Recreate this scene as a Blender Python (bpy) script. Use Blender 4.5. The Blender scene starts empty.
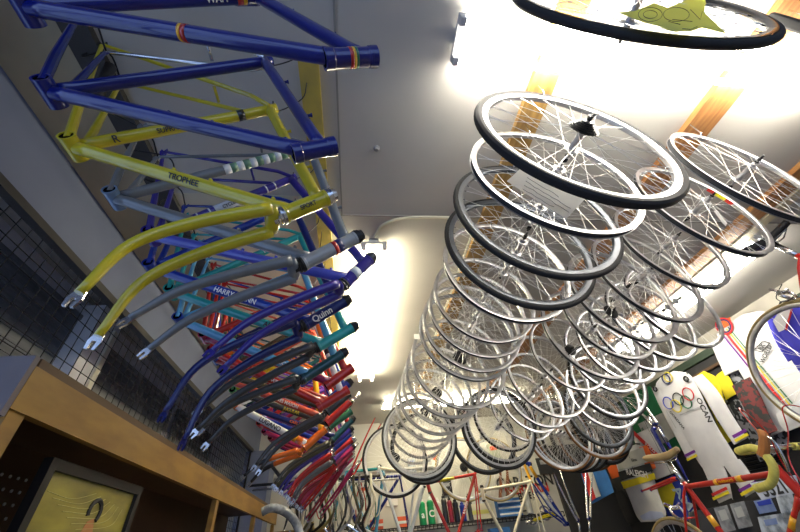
import bpy, bmesh, math, random
from mathutils import Vector, Matrix
random.seed(7)
PI = math.pi
S = bpy.context.scene
COL = S.collection
CZ = 1.10                                   # camera height over the floor

# ------------------------------------------------------------------ camera
F = 343.0
D_ = Vector((-45, -294, 343)).normalized()   # room's long axis in lens coordinates
U_ = Vector((-45, 407, 343)).normalized()    # plumb line in lens coordinates
R_ = Vector((D_.y*U_.z - D_.z*U_.y, D_.z*U_.x - D_.x*U_.z, D_.x*U_.y - D_.y*U_.x)).normalized()
if R_.x < 0: R_ = -R_
CX = Vector((R_.x, D_.x, U_.x)); CY = Vector((R_.y, D_.y, U_.y)); CF = Vector((R_.z, D_.z, U_.z))
cam = bpy.data.cameras.new('camera'); cam.lens = F/800*36; cam.sensor_width = 36; cam.clip_start = .01
co = bpy.data.objects.new('camera', cam); COL.objects.link(co)
m = Matrix((CX, CY, -CF)).transposed().to_4x4(); m.translation = Vector((0, 0, CZ)); co.matrix_world = m
S.camera = co

def ray(px, py): return CX*((px-400)/F) + CY*((266-py)/F) + CF
O_ = Vector((0, 0, CZ))
def at(px, py, Y): v = ray(px, py); return O_ + v*(Y/v.y)        # point on a cross plane of the room
def atx(px, py, X): v = ray(px, py); return O_ + v*(X/v.x)       # point on a plane along the room
def W(x, y, z): return Vector((x, y, z+CZ))

# ------------------------------------------------------------------ world and exposure
S.view_settings.view_transform = 'Standard'; S.view_settings.look = 'None'
S.view_settings.gamma = 1; S.view_settings.use_curve_mapping = False
S.view_settings.exposure = 0.55
w = bpy.data.worlds.new('world'); S.world = w; w.use_nodes = True
w.node_tree.nodes['Background'].inputs[0].default_value = (.42, .60, 1, 1)
w.node_tree.nodes['Background'].inputs[1].default_value = 1.15
TUBE_POWER = 48.0

# ------------------------------------------------------------------ materials
def mat(name, col, rough=.5, metal=0, col2=None, scale=6, coat=0, emit=0, bump=0, alpha=1, trans=0, stretch=None, detail=4, lo=.35, hi=.65):
    k = bpy.data.materials.new(name); k.use_nodes = True; nt = k.node_tree; b = nt.nodes['Principled BSDF']
    b.inputs['Roughness'].default_value = rough; b.inputs['Metallic'].default_value = metal
    b.inputs['Coat Weight'].default_value = coat; b.inputs['Alpha'].default_value = alpha
    b.inputs['Transmission Weight'].default_value = trans
    c1 = (*col, 1); c2 = (*(col2 or tuple(c*.85 for c in col)), 1)
    tc = nt.nodes.new('ShaderNodeTexCoord'); n = nt.nodes.new('ShaderNodeTexNoise'); r = nt.nodes.new('ShaderNodeValToRGB')
    n.inputs['Scale'].default_value = scale; n.inputs['Detail'].default_value = detail
    src = tc.outputs['Object']
    if stretch:
        mp = nt.nodes.new('ShaderNodeMapping'); mp.inputs['Scale'].default_value = stretch
        nt.links.new(src, mp.inputs[0]); src = mp.outputs[0]
    nt.links.new(src, n.inputs['Vector']); nt.links.new(n.outputs[0], r.inputs[0])
    r.color_ramp.elements[0].position = lo; r.color_ramp.elements[1].position = hi
    r.color_ramp.elements[0].color = c2; r.color_ramp.elements[1].color = c1
    nt.links.new(r.outputs[0], b.inputs['Base Color'])
    if emit:
        b.inputs['Emission Color'].default_value = c1; b.inputs['Emission Strength'].default_value = emit
    if bump:
        bp = nt.nodes.new('ShaderNodeBump'); bp.inputs['Strength'].default_value = bump; bp.inputs['Distance'].default_value = .01
        nt.links.new(n.outputs[0], bp.inputs['Height']); nt.links.new(bp.outputs[0], b.inputs['Normal'])
    return k
def paint(name, c, rough=.30, metal=0):
    k = mat(name, c, rough, metal, coat=1, scale=14); k.node_tree.nodes['Principled BSDF'].inputs['Specular IOR Level'].default_value = .25; return k
CEIL = mat('ceiling_paint', (.51, .49, .455), .9, col2=(.42, .405, .375), scale=1.6, detail=6, lo=.3, hi=.7)
WALL = mat('wall_paint', (.62, .61, .56), .9, col2=(.52, .51, .47), scale=2)
BULK = mat('bulkhead_paint', (.18, .21, .31), .8, col2=(.16, .185, .28), scale=3)
FLOOR = mat('floor_vinyl', (.18, .16, .14), .6, scale=3)
DARKW = mat('dark_wall', (.030, .030, .032), .8, scale=5)
WOOD = mat('batten_wood', (.50, .235, .075), .6, col2=(.30, .125, .04), scale=7, stretch=(6, .7, 6))
SHELFW = mat('shelf_ply', (.34, .195, .040), .5, col2=(.24, .13, .03), scale=4, stretch=(3, 1.2, 5), bump=.05)
YBAT = mat('yellow_batten', (.55, .42, .07), .6, col2=(.42, .33, .08), scale=9)
DBAT = mat('dark_batten', (.045, .042, .040), .7, scale=9)
WHITE = mat('white_enamel', (.8, .8, .78), .4)
STEEL = mat('polished_steel', (.75, .75, .76), .22, 1, scale=30)
ALU = mat('rim_aluminium', (.56, .56, .58), .34, .9, scale=30)
ALUD = mat('rim_dull', (.36, .37, .40), .40, .85, scale=30)
GREYRIM = mat('rim_grey_anodised', (.11, .12, .14), .35, .7, scale=30)
BLACKM = mat('black_metal', (.015, .015, .017), .4, .3, scale=20)
RUBBER = mat('black_rubber', (.012, .012, .013), .8, scale=20)
TANR = mat('tan_tyre', (.30, .225, .09), .7, col2=(.24, .18, .07), scale=20)
BROWNR = mat('amber_tyre', (.22, .09, .02), .6, scale=20)
SPOKE = mat('spoke_steel', (.85, .85, .84), .3, .7, scale=30)
WIRE = mat('black_wire', (.004, .004, .005), .8, 0, scale=30)
LAMP = mat('fluorescent_tube', (1, .945, .83), .5, col2=(1, .945, .83), emit=TUBE_POWER)
BLUE = paint('blue_enamel', (.001, .008, .16)); BLUE2 = paint('bright_blue_enamel', (.006, .030, .30))
NAVY = paint('navy_enamel', (.004, .012, .12)); YEL = paint('yellow_enamel', (.55, .46, .015))
GREY = paint('grey_enamel', (.16, .18, .20)); PURP = paint('purple_enamel', (.030, .020, .26)); PURP2 = paint('violet_enamel', (.16, .06, .42))
TEAL = paint('teal_enamel', (.02, .33, .33)); LBLUE = paint('light_blue_enamel', (.10, .33, .58)); DTEAL = paint('dark_teal_enamel', (.008, .06, .075))
RED = paint('red_enamel', (.48, .018, .012)); DRED = paint('dark_red_enamel', (.26, .01, .03)); MAG = paint('magenta_enamel', (.36, .015, .09))
ORA = paint('orange_enamel', (.80, .17, .01)); AMB = paint('amber_enamel', (.85, .42, .01)); WHT = paint('white_frame_enamel', (.72, .76, .80))
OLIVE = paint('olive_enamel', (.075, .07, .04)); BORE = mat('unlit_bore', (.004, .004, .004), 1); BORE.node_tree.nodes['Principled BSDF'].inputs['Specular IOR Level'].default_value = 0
BLK = paint('black_enamel', (.012, .012, .014)); CREAM = paint('cream_enamel', (.78, .74, .58))
GREEN = paint('green_enamel', (.02, .16, .07)); SKYB = paint('sky_blue_enamel', (.06, .26, .42)); CHAR = paint('charcoal_enamel', (.045, .047, .05))
SALMON = paint('salmon_enamel', (.62, .09, .05))
def cloth(name, c, c2=None): return mat(name, c, .9, col2=c2, scale=9, bump=.15)
CW = cloth('white_fabric', (.60, .60, .61), (.54, .54, .56)); CK = cloth('black_fabric', (.02, .02, .022)); CR = cloth('red_fabric', (.6, .03, .03))
CB = cloth('blue_fabric', (.03, .06, .50)); CY_ = cloth('yellow_fabric', (.75, .62, .02)); CG = cloth('green_fabric', (.01, .13, .05)); CO = cloth('orange_fabric', (.70, .12, .02))
CN = cloth('navy_fabric', (.02, .03, .12)); CS = cloth('silver_fabric', (.42, .43, .42)); CPU = cloth('purple_fabric', (.15, .02, .25)); CLB = cloth('mid_blue_fabric', (.03, .16, .48))
CAMO = mat('patterned_fabric', (.26, .27, .30), .9, col2=(.02, .025, .03), scale=24, lo=.48, hi=.52, detail=1)
CAMO2 = mat('burgundy_patterned_fabric', (.13, .025, .025), .9, col2=(.025, .03, .028), scale=26, lo=.45, hi=.52, detail=1)
PAPER = mat('white_paper', (.95, .95, .94), .8); YPAPER = mat('yellow_paper', (.72, .72, .22), .8, scale=3)
for k, c in ((PAPER, (.8, .8, .8, 1)), (YPAPER, (.75, .74, .22, 1))):   # thin paper lets lamp light through
    nt = k.node_tree; tr = nt.nodes.new('ShaderNodeBsdfTranslucent'); tr.inputs[0].default_value = c; mx = nt.nodes.new('ShaderNodeMixShader'); mx.inputs[0].default_value = .85 if k is PAPER else .5
    nt.links.new(nt.nodes['Principled BSDF'].outputs[0], mx.inputs[1]); nt.links.new(tr.outputs[0], mx.inputs[2]); nt.links.new(mx.outputs[0], nt.nodes['Material Output'].inputs[0])
INK = mat('dark_ink', (.03, .03, .03), .7); INKG = mat('grey_ink', (.35, .36, .38), .7); INKW = mat('white_ink', (.85, .85, .85), .6); INKR = mat('red_ink', (.55, .03, .02), .6)
PLASTIC = mat('clear_plastic_bag', (.60, .66, .72), .25, col2=(.25, .28, .32), scale=12, bump=.8, lo=.42, hi=.58)
TAPE = mat('yellow_bar_tape', (.62, .56, .12), .7, col2=(.50, .44, .09), scale=20, stretch=(1, 5, 1))
HOODM = mat('amber_hood', (.45, .17, .04), .6); SADT = mat('tan_leather', (.36, .26, .12), .6); SADB = mat('black_saddle_vinyl', (.012, .012, .016), .35)

# ------------------------------------------------------------------ mesh helpers
def newbm(): return bmesh.new()
def basis(d):
    d = d.normalized(); a = Vector((0, 0, 1)) if abs(d.z) < .9 else Vector((1, 0, 0))
    x = d.cross(a).normalized(); return x, d.cross(x).normalized()
def poly(bm, pts, rad, seg=10, caps=True, flat=1.0):
    pts = [Vector(p) for p in pts]; n = len(pts)
    if not isinstance(rad, (list, tuple)): rad = [rad]*n
    t = [(pts[min(i+1, n-1)]-pts[max(i-1, 0)]).normalized() for i in range(n)]
    x, y = basis(t[0]); rings = []
    for i in range(n):
        x = (x - t[i]*x.dot(t[i])).normalized(); y = t[i].cross(x)
        rings.append([bm.verts.new(pts[i] + (x*math.cos(2*PI*k/seg) + y*math.sin(2*PI*k/seg)*flat)*rad[i]) for k in range(seg)])
    for i in range(n-1):
        for k in range(seg):
            f = bm.faces.new((rings[i][k], rings[i][(k+1) % seg], rings[i+1][(k+1) % seg], rings[i+1][k])); f.smooth = True
    if caps: bm.faces.new(rings[0][::-1]); bm.faces.new(rings[-1])
    return bm
def tube(bm, a, b, r, r2=None, seg=12): return poly(bm, [a, b], [r, r if r2 is None else r2], seg)
def curve(pts, n=10):                       # Catmull-Rom through points
    P = [Vector(p) for p in pts]; P = [2*P[0]-P[1]] + P + [2*P[-1]-P[-2]]; out = []
    for i in range(1, len(P)-2):
        for k in range(n):
            t = k/n; a, b, c, d = P[i-1:i+3]
            out.append(.5*((2*b) + (c-a)*t + (2*a-5*b+4*c-d)*t*t + (3*b-a-3*c+d)*t**3))
    out.append(P[-2]); return out
def box(bm, lo, hi, M=None):
    v = [bm.verts.new((x, y, z)) for x in (lo[0], hi[0]) for y in (lo[1], hi[1]) for z in (lo[2], hi[2])]
    if M:
        for q in v: q.co = M @ q.co
    for f in ((0, 1, 3, 2), (4, 6, 7, 5), (0, 4, 5, 1), (2, 3, 7, 6), (0, 2, 6, 4), (1, 5, 7, 3)): bm.faces.new([v[i] for i in f])
    return bm
def slab(bm, pts, nrm, th):                 # polygon with thickness
    n = Vector(nrm).normalized()*th; a = [bm.verts.new(Vector(p)) for p in pts]; b = [bm.verts.new(Vector(p)+n) for p in pts]
    bm.faces.new(a); bm.faces.new(b[::-1]); k = len(a)
    for i in range(k): bm.faces.new((a[i], b[i], b[(i+1) % k], a[(i+1) % k]))
    return bm
def lathe(bm, prof, axis='Y', seg=48, closed=True):   # prof: (radius, axial)
    n = len(prof); rings = []
    for k in range(seg):
        a = 2*PI*k/seg; c, s = math.cos(a), math.sin(a)
        rings.append([bm.verts.new((r*c, h, r*s) if axis == 'Y' else (r*c, r*s, h)) for r, h in prof])
    for k in range(seg):
        A, B = rings[k], rings[(k+1) % seg]
        for i in range(n if closed else n-1):
            f = bm.faces.new((A[i], B[i], B[(i+1) % n], A[(i+1) % n])); f.smooth = True
    if not closed:
        for i in (0, n-1):
            if prof[i][0] > 1e-5: bm.faces.new([r[i] for r in rings])
    return bm
def mesh(bm, name, mt):
    bmesh.ops.recalc_face_normals(bm, faces=bm.faces)
    for e in bm.edges:
        if len(e.link_faces) == 2 and e.link_faces[0].smooth and e.calc_face_angle(0) > .62: e.smooth = False
    me = bpy.data.meshes.new(name); bm.to_mesh(me); bm.free()
    me.materials.append(mt); return me
def link(name, me, parent=None, loc=None, rot=None, mt=None):
    o = bpy.data.objects.new(name, me); COL.objects.link(o)
    if parent is not None: o.parent = parent
    if loc is not None: o.location = loc
    if rot is not None: o.rotation_euler = rot
    return o
def obj(name, bm, mt, parent=None, loc=None, rot=None): return link(name, mesh(bm, name, mt), parent, loc, rot)
def tag(o, label, cat, group=None, kind=None):
    o['label'] = label; o['category'] = cat
    if group: o['group'] = group
    if kind: o['kind'] = kind
    return o
def thing(name, label, cat, loc=(0, 0, 0), group=None):
    o = bpy.data.objects.new(name, None); COL.objects.link(o); o.empty_display_size = .05; o.location = loc
    return tag(o, label, cat, group)
def struct(name, bm, mt): o = obj(name, bm, mt); o['kind'] = 'structure'; return o
def kids(o): return [c for c in COL.objects if c.parent is o]
def put(o, bm, name, mt, label=None):        # part built in world coordinates under a moved root
    bm.transform(Matrix.Translation(-Vector(o.location))); c = obj(name, bm, mt, o)
    if label: c['label'] = label
    return c
_fc = {}
def text_bm(body, cuts=0):
    if body not in _fc:
        c = bpy.data.curves.new('lettering', 'FONT'); c.body = body; c.align_x = 'CENTER'; c.align_y = 'CENTER'; c.size = 1; c.offset = .024
        o = bpy.data.objects.new('lettering', c); COL.objects.link(o); bpy.context.view_layer.update()
        me = bpy.data.meshes.new_from_object(o.evaluated_get(bpy.context.evaluated_depsgraph_get()))
        bpy.data.objects.remove(o); _fc[body] = me
    bm = bmesh.new(); bm.from_mesh(_fc[body])
    for k in range(cuts):
        y = -.42 + .84*(k+.5)/cuts
        bmesh.ops.bisect_plane(bm, geom=bm.verts[:]+bm.edges[:]+bm.faces[:], plane_co=(0, y, 0), plane_no=(0, 1, 0))
    return bm
def flat_text(body, size, M, th=.0008):
    bm = text_bm(body); bmesh.ops.scale(bm, vec=(size, size, 1), verts=bm.verts)
    r = bmesh.ops.extrude_face_region(bm, geom=bm.faces[:]); bmesh.ops.translate(bm, vec=(0, 0, th), verts=[v for v in r['geom'] if isinstance(v, bmesh.types.BMVert)])
    bm.transform(M); return bm
def wrap_text(body, size, a, b, r, face, ctr=.5):   # letters round a tube a>b, facing direction face
    bm = text_bm(body, 6); d = (b-a).normalized(); n = (face - d*face.dot(d)).normalized(); t = n.cross(d); o = a.lerp(b, ctr)
    for v in bm.verts:
        x, y = v.co.x*size, v.co.y*size; th = y/r
        v.co = o + d*x + (n*math.cos(th) + t*math.sin(th))*(r+.0012)
    return bm
TOCAM = -CF
# ------------------------------------------------------------------ the room (relative heights: ceiling 1.45 over the lens)
H = 1.45
def rbox(x0, y0, z0, x1, y1, z1): return box(newbm(), W(x0, y0, z0), W(x1, y1, z1))
YB, YE, XL, XR = -2.2, 5.15, -1.25, 3.55
struct('ceiling', rbox(-1.75, YB, H, XR+.1, YE+.1, H+.1), CEIL)
struct('floor', rbox(-1.75, YB, -CZ-.1, XR+.1, YE+.1, -CZ), FLOOR)
struct('wall_end', rbox(-1.75, YE, -CZ, XR+.1, YE+.1, H), WALL)
bm = newbm(); box(bm, W(XR, YB, -CZ), W(XR+.1, YE, H)); struct('wall_right', bm, WALL)
struct('trim_1', rbox(-1.30, YB, 1.15, XL, YE, H), BULK)                      # bulkhead over the wire grid
struct('trim_2', rbox(-1.282, YB, 1.118, -1.243, 4.86, 1.152), DBAT)             # dark rail along its bottom
struct('trim_3', rbox(-1.33, 4.86, -CZ, -1.02, YE, 1.13), BULK)               # boxed pier at the end of the grid
bm = newbm(); box(bm, W(-1.85, .2, .62), W(-1.75, YE+.1, H+.1)); box(bm, W(-1.85, YB, 1.35), W(-1.75, .2, H+.1)); box(bm, W(-1.85, YB, -CZ), W(-1.75, YE+.1, -.8)); box(bm, W(-1.85, 4.2, -.8), W(-1.75, YE+.1, .62)); struct('wall_left', bm, mat('recess_wall_paint', (.70, .70, .76), .9))  # left wall; its unseen openings are added to let daylight into the recess
bm = newbm()
for y in (YB, -.6, 1.0, 2.6, 4.15): box(bm, W(-1.83, y, -.8), W(-1.77, y+.05, .62))
for y in (YB, -1.4, -.6, .15): box(bm, W(-1.83, y, .62), W(-1.77, y+.05, 1.35))
struct('added_window_bars', bm, WHITE)  # bars of the unseen opening added to brighten the recess
# back wall with the shop window opening behind the camera
bm = newbm(); box(bm, W(-1.75, YB-.1, -CZ), W(XR, YB, -.6)); box(bm, W(-1.75, YB-.1, 1.2), W(XR, YB, H)); box(bm, W(2.2, YB-.1, -.6), W(XR, YB, 1.2))
struct('wall_back', bm, WALL)
bm = newbm()
for x in (-1.75, .2, 2.14): box(bm, W(x, YB-.08, -.6), W(x+.06, YB-.02, 1.2))
struct('window_1', bm, WHITE)
# seams and strips of the ceiling boards
struct('trim_4', rbox(-.075, YB, H-.006, -.067, 1.27, H), mat('seam_board', (.30, .29, .27), .9))  # thin darker strip along the ceiling seam
struct('trim_5', rbox(-.08, 1.268, H-.006, XR, 1.276, H), bpy.data.materials['seam_board'])
struct('trim_6', rbox(3.52, YB, 1.29, XR, YE, H), mat('cornice_cream', (.60, .56, .47), .8))
struct('trim_7', rbox(3.42, 1.0, 1.225, XR, YE, 1.29), mat('dark_green_rail', (.03, .05, .03), .7))
struct('trim_8', rbox(3.42, 1.0, 1.12, 3.448, YE, 1.145), mat('brown_rail', (.10, .05, .02), .6))
bm = newbm(); box(bm, W(3.45, 1.0, -CZ), W(3.548, YE-.002, 1.22)); struct('trim_9', bm, DARKW)      # black display board under the rail
bm = newbm(); box(bm, W(2.66, 5.10, -CZ), W(XR-.06, 5.148, 1.0)); struct('trim_10', bm, DARKW)
struct('trim_13', rbox(XL, YB, H-.004, -.97, YE, H), mat('beige_ceiling_strip', (.50, .43, .29), .9, col2=(.38, .33, .23), scale=3))
struct('trim_14', rbox(-.88, 1.15, H-.004, -.21, YE, H), mat('lamp_warmed_ceiling', (.58, .54, .42), .9, col2=(.50, .46, .36), scale=3))  # added thin sheet, its cream paints the warm lamp light on the ceiling
# battens
def batten(x0, x1, y0, y1, mt, label, th=.028):
    o = obj('ceiling_batten', rbox(x0, y0, H-th, x1, y1, H), mt); tag(o, label, 'batten')
batten(-.97, -.88, YB, 4.7, DBAT, 'dark brown batten on the ceiling along the left wall, above the hanging frames')
batten(-.21, -.135, .5, 4.7, YBAT, 'yellow painted batten on the ceiling behind the head tubes of the frames')
batten(.715, .82, -.6, 4.7, mat('pale_batten_wood', (.46, .27, .075), .6, col2=(.30, .17, .05), scale=7, stretch=(6, .7, 6)), 'brown wooden batten above the left row of hanging wheels')
batten(1.55, 1.69, -.6, 4.7, WOOD, 'brown wooden batten above the right row of hanging wheels')
batten(2.40, 2.53, .2, 4.7, WOOD, 'brown wooden batten at the far right of the ceiling')
# luminaires
LAMP2 = mat('warm_fluorescent_tube', (1, .90, .64), .5, col2=(1, .90, .64), emit=TUBE_POWER)
def luminaire(x0, y0, x1, y1, label, gap=.062, drop=.035, lamp=LAMP):
    a = W(x0, y0, H); b = W(x1, y1, H); d = (b-a).normalized(); s = Vector((-d.y, d.x, 0)); L = (b-a).length
    M = Matrix((d, s, Vector((0, 0, 1)))).transposed().to_4x4(); M.translation = a
    t = thing('ceiling_light', label, 'ceiling light', a, 'bare twin tube ceiling lights')
    put(t, box(newbm(), (0, -.03, -drop), (L, .03, 0), M), 'batten_housing', WHITE)
    for x in (.0, L-.03):
        bm = newbm(); box(bm, (x-.012, -gap-.014, -drop-.012), (x+.03, gap+.014, -drop+.006), M)
        for k in (-gap, gap): box(bm, (x-.012, k-.013, -drop-.05), (x+.008, k+.013, -drop-.012), M)
        put(t, bm, 'lamp_holder', mat('lamp_holder_plastic', (.55, .55, .54), .5) if 'lamp_holder_plastic' not in bpy.data.materials else bpy.data.materials['lamp_holder_plastic'])
    for k in (-gap, gap):
        put(t, tube(newbm(), M @ Vector((.01, k, -drop-.032)), M @ Vector((L-.02, k, -drop-.032)), .013), 'fluorescent_tube', lamp)
luminaire(.37, .385, 2.15, .385, 'twin tube light across the ceiling nearest the camera')
luminaire(.11, 1.46, .11, 3.45, 'twin tube light running lengthwise between the frames and the wheels', lamp=LAMP2)
luminaire(.33, 4.25, 2.1, 4.25, 'twin tube light across the far end of the ceiling', lamp=LAMP2)
luminaire(2.70, 1.38, 2.70, 3.0, 'twin tube light running lengthwise behind the right row of wheels')
# slotted cream channel beside the right-hand light
bm = newbm(); box(bm, W(2.545, .9, H-.035), W(2.615, 4.6, H)); tag(obj('cable_channel', bm, mat('cream_channel', (.62, .55, .38), .6, col2=(.5, .44, .3))), 'cream cable channel on the ceiling beside the right hand light', 'cable channel')
bm = poly(newbm(), curve([W(.115, 1.42, H-.02), W(.16, 1.33, H-.012), W(.30, 1.275, H-.010), W(.60, 1.28, H-.010), W(.68, 1.36, H-.03), W(.69, 1.6, H-.034), W(.685, 3.3, H-.034)], 8), .008, 8)
tag(obj('power_cable', bm, mat('cream_cable', (.62, .58, .46), .5)), 'cream cable along the ceiling seam from the middle light to the batten', 'cable')
bm = lathe(newbm(), [(.001, .006), (.008, .006), (.010, .014), (.015, .018), (.015, .022), (.001, .022)], 'Z', 16, False); bm.transform(Matrix.Translation(W(.10, .86, H-.024)))
tag(obj('ceiling_screw_plate', bm, ALUD), 'small round metal plate on the ceiling between frames and wheels', 'fixing')

# ------------------------------------------------------------------ left side: wire grid, window blinds, shelf
t = thing('wire_grid_panel', 'black wire grid screen hanging under the bulkhead on the left wall', 'wire grid', W(-1.27, 2, 1.1))
bm = newbm(); p = .060; y0, y1, z1 = -.6, 4.84, 1.112; k = y0
while k < y1: box(bm, W(-1.2715, k-.0013, .2), W(-1.2685, k+.0013, z1)); k += p
put(t, bm, 'vertical_wires', WIRE); bm = newbm(); k = 1.073-.06*14
while k < z1: box(bm, W(-1.2685, y0, k-.0013), W(-1.2655, y1, k+.0013)); k += .06
put(t, bm, 'horizontal_wires', WIRE)
bm = newbm(); box(bm, W(-1.28, y0, .19), W(-1.26, y1, .21)); box(bm, W(-1.28, y1-.02, .2), W(-1.26, y1, z1)); put(t, bm, 'border_frame', WIRE)
BL1 = mat('dark_blind', (.17, .18, .20), .6, col2=(.11, .12, .13), scale=3, stretch=(1, 1, 14)); BL2 = mat('grey_blind', (.22, .22, .22), .6, col2=(.13, .13, .13), scale=6)
PIL = mat('pier_paint', (.80, .80, .84), .8, scale=5)
for i, (a, b, z0, z1, mt, lb) in enumerate([(.4, 2.04, .74, 1.29, BL1, 'dark slatted blind behind the wire grid nearest the camera'), (2.30, 3.55, .70, 1.25, BL2, 'grey blind behind the wire grid beyond the white strip'), (3.68, 4.75, .3, 1.25, BL1, 'dark blind at the far end behind the wire grid')]):
    t = thing('window_blind', lb, 'blind', W(-1.72, (a+b)/2, z1))
    bm = newbm(); k = z1
    while k > z0: box(bm, W(-1.735, a, k-.048), W(-1.715, b, k)); k -= .052
    put(t, bm, 'slats', mt); put(t, box(newbm(), W(-1.74, a, z1), W(-1.70, b, z1+.03)), 'head_rail', mt)
bm = newbm(); box(bm, W(-1.75, 2.04, -CZ), W(-1.60, 2.26, 1.40)); struct('trim_11', bm, PIL)
tag(obj('edge_strip', box(newbm(), W(-1.60, 2.20, .2), W(-1.585, 2.235, 1.3)), mat('cream_strip', (.85, .80, .66), .6)), 'pale cream upright strip behind the wire grid', 'strip')
for i in range(9):                           # bags behind the grid
    y = .50+.235*i + random.uniform(-.01, .01); z = .62 + random.uniform(0, .10)
    bm = newbm(); bmesh.ops.create_icosphere(bm, subdivisions=3, radius=1)
    for v in bm.verts: v.co *= 1 + .18*math.sin(7*v.co.x+i)*math.cos(6*v.co.z+2*i) + random.uniform(-.05, .05); v.co = Vector((v.co.x*.06, v.co.y*.085, v.co.z*.15))
    bm.transform(Matrix.Translation(W(-1.58, y, z))); tag(obj('parts_bag', bm, PLASTIC), 'shiny clear plastic parts bag stacked behind the wire grid', 'bag', 'plastic bags behind the wire grid')
tag(obj('ledge', rbox(-1.62, -.6, .40, -1.50, 3.6, .42), PIL), 'narrow grey ledge behind the wire grid carrying plastic bags', 'ledge')
# shelf unit
XS = -.75
t = thing('shelving_unit', 'plywood shelving unit with pegboard back under the wire grid', 'shelving unit', W(-1, 2.4, -CZ))
put(t, rbox(-1.22, .86, .415, XS+.0, 4.2, .435), 'top_board', mat('dark_stained_ply', (.10, .055, .025), .6))
put(t, rbox(XS-.022, .855, .318, XS, 4.2, .415), 'fascia', SHELFW)
put(t, rbox(-1.22, .84, .30, XS-.001, .855, .435), 'end_cap', mat('grey_edge', (.17, .15, .16), .8))
for y in (.862, 2.36, 3.3, 4.1): put(t, rbox(XS-.10 if y < 1 else XS-.03, y, -CZ, XS-.004, y+.045, .317), 'post', SHELFW)
PEG = mat('pegboard_brown', (.085, .040, .016), .6)
put(t, rbox(-1.215, .9, -CZ, -1.20, 4.2, .415), 'back_board', PEG)
bm = newbm(); k = .95
while k < 2.3:
    z = .02
    while z < .36: tube(bm, W(-1.1995, k, z), W(-1.1965, k, z), .0055, seg=6); z += .0381
    k += .0381
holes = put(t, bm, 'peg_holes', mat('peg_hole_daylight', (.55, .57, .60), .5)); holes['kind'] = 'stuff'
put(t, rbox(-1.215, .90, -.2, XS-.11, .915, .38), 'side_panel', PEG)
bm = newbm()
for i in range(4):
    for j in range(9): tube(bm, W(-1.13+.0381*i*1.6+.0, .9155, .02+.0381*j), W(-1.13+.0381*i*1.6, .9185, .02+.0381*j), .0055, seg=6)
h2 = put(t, bm, 'peg_holes', bpy.data.materials['peg_hole_daylight']); h2['kind'] = 'stuff'
# picture
def pf():
    A, B = at(0, 0, 1), None
    X = -.80; c = [atx(53, 457, X), atx(141, 492, X)]
    z1 = c[0].z; ya, yb = c[0].y, c[1].y
    t = thing('picture_frame', 'black framed yellow picture of a rider leaning inside the shelving unit', 'picture frame', Vector((X, (ya+yb)/2, z1-.5)))
    b = .026
    for q in ((ya, z1-.5, ya+b, z1), (yb-b, z1-.5, yb, z1), (ya+b, z1-b, yb-b, z1), (ya+b, z1-.5, yb-b, z1-.5+b)):
        put(t, box(newbm(), (X-.02, q[0], q[1]), (X+.004, q[2], q[3])), 'frame_rail', mat('black_frame', (.006, .006, .007), .5) if 'black_frame' not in bpy.data.materials else bpy.data.materials['black_frame'])
    pm = mat('picture_print', (.36, .31, .05), .4, col2=(.17, .15, .03), scale=5, stretch=(1, 1, 3), coat=.3)
    put(t, box(newbm(), (X-.018, ya+b, z1-.5+b), (X-.008, yb-b, z1-b)), 'print', pm)
    cy = (ya+yb)/2+.03; z = z1-.09
    skin = mat('print_figure', (.55, .22, .08), .4); 
    bm = slab(newbm(), [(X-.008, cy-.035, z-.26), (X-.008, cy+.05, z-.26), (X-.008, cy+.04, z-.07), (X-.008, cy+.015, z-.02), (X-.008, cy-.015, z-.03), (X-.008, cy-.035, z-.08)], (1, 0, 0), .001); put(t, bm, 'printed_figure', skin)
    bm = newbm(); poly(bm, [(X-.007, cy+.03*math.cos(a), z-.005+.03*math.sin(a)) for a in [i*PI/8 for i in range(-2, 10)]], .007, 6); put(t, bm, 'printed_hair', INK)
    bm = newbm()
    for i in range(7): poly(bm, curve([(X-.0075, ya+.05+.03*i, z1-.07-.012*i), (X-.0075, ya+.16+.04*i, z1-.075-.008*i), (X-.0075, ya+.26+.03*i, z1-.05-.004*i)], 6), .001, 5)
    poly(bm, [(X-.0075, ya+.03, z1-.2), (X-.0075, yb-.03, z1-.19)], .002, 5)
    put(t, bm, 'printed_lines', mat('pale_print_line', (.55, .50, .18), .5))
pf()
# ------------------------------------------------------------------ hanging wheels
R0 = .317
def rim_mesh(mt, tyre):
    w_ = .0108
    prof = [(.3145, -w_), (.317, -w_), (.317, -w_+.0016), (.3125, -w_+.002), (.3105, 0), (.3125, w_-.002), (.317, w_-.0016), (.317, w_), (.3145, w_), (.301, w_-.001), (.2965, .007), (.2950, 0), (.2965, -.007), (.301, -w_+.001)]
    bm = lathe(newbm(), prof, seg=72)
    for k in range(36):
        a = 2*PI*(k+.5)/36; d = Vector((math.cos(a), 0, math.sin(a))); s = .0022 if k % 2 else -.0022
        tube(bm, d*.2965+Vector((0, s, 0)), d*.288+Vector((0, s*1.6, 0)), .0021, .0017, 5)
    return mesh(bm, 'rim', mt)
WELL_SHADE_PROF = [(.3118, -.0086), (.3136, -.0086), (.3128, 0), (.3136, .0086), (.3118, .0086), (.3108, 0)]
WELL_SHADE = mesh(lathe(newbm(), WELL_SHADE_PROF, seg=72), 'rim_well_shade', mat('rim_well_shade_grey', (.035, .037, .042), .8))  # dark band painting in the shade of the empty tyre well
def tyre_mesh(mt, r=.0108):
    c = .3245; return mesh(lathe(newbm(), [(c+r*math.cos(a), r*math.sin(a)) for a in [2*PI*i/12 for i in range(12)]], seg=72), 'tyre', mt)
def flat_tyre(mt): return mesh(lathe(newbm(), [(.3155, -.0115), (.329, -.0135), (.3370, -.009), (.339, 0), (.3370, .009), (.329, .0135), (.3155, .0115), (.314, 0)], seg=72), 'tyre', mt)
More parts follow.
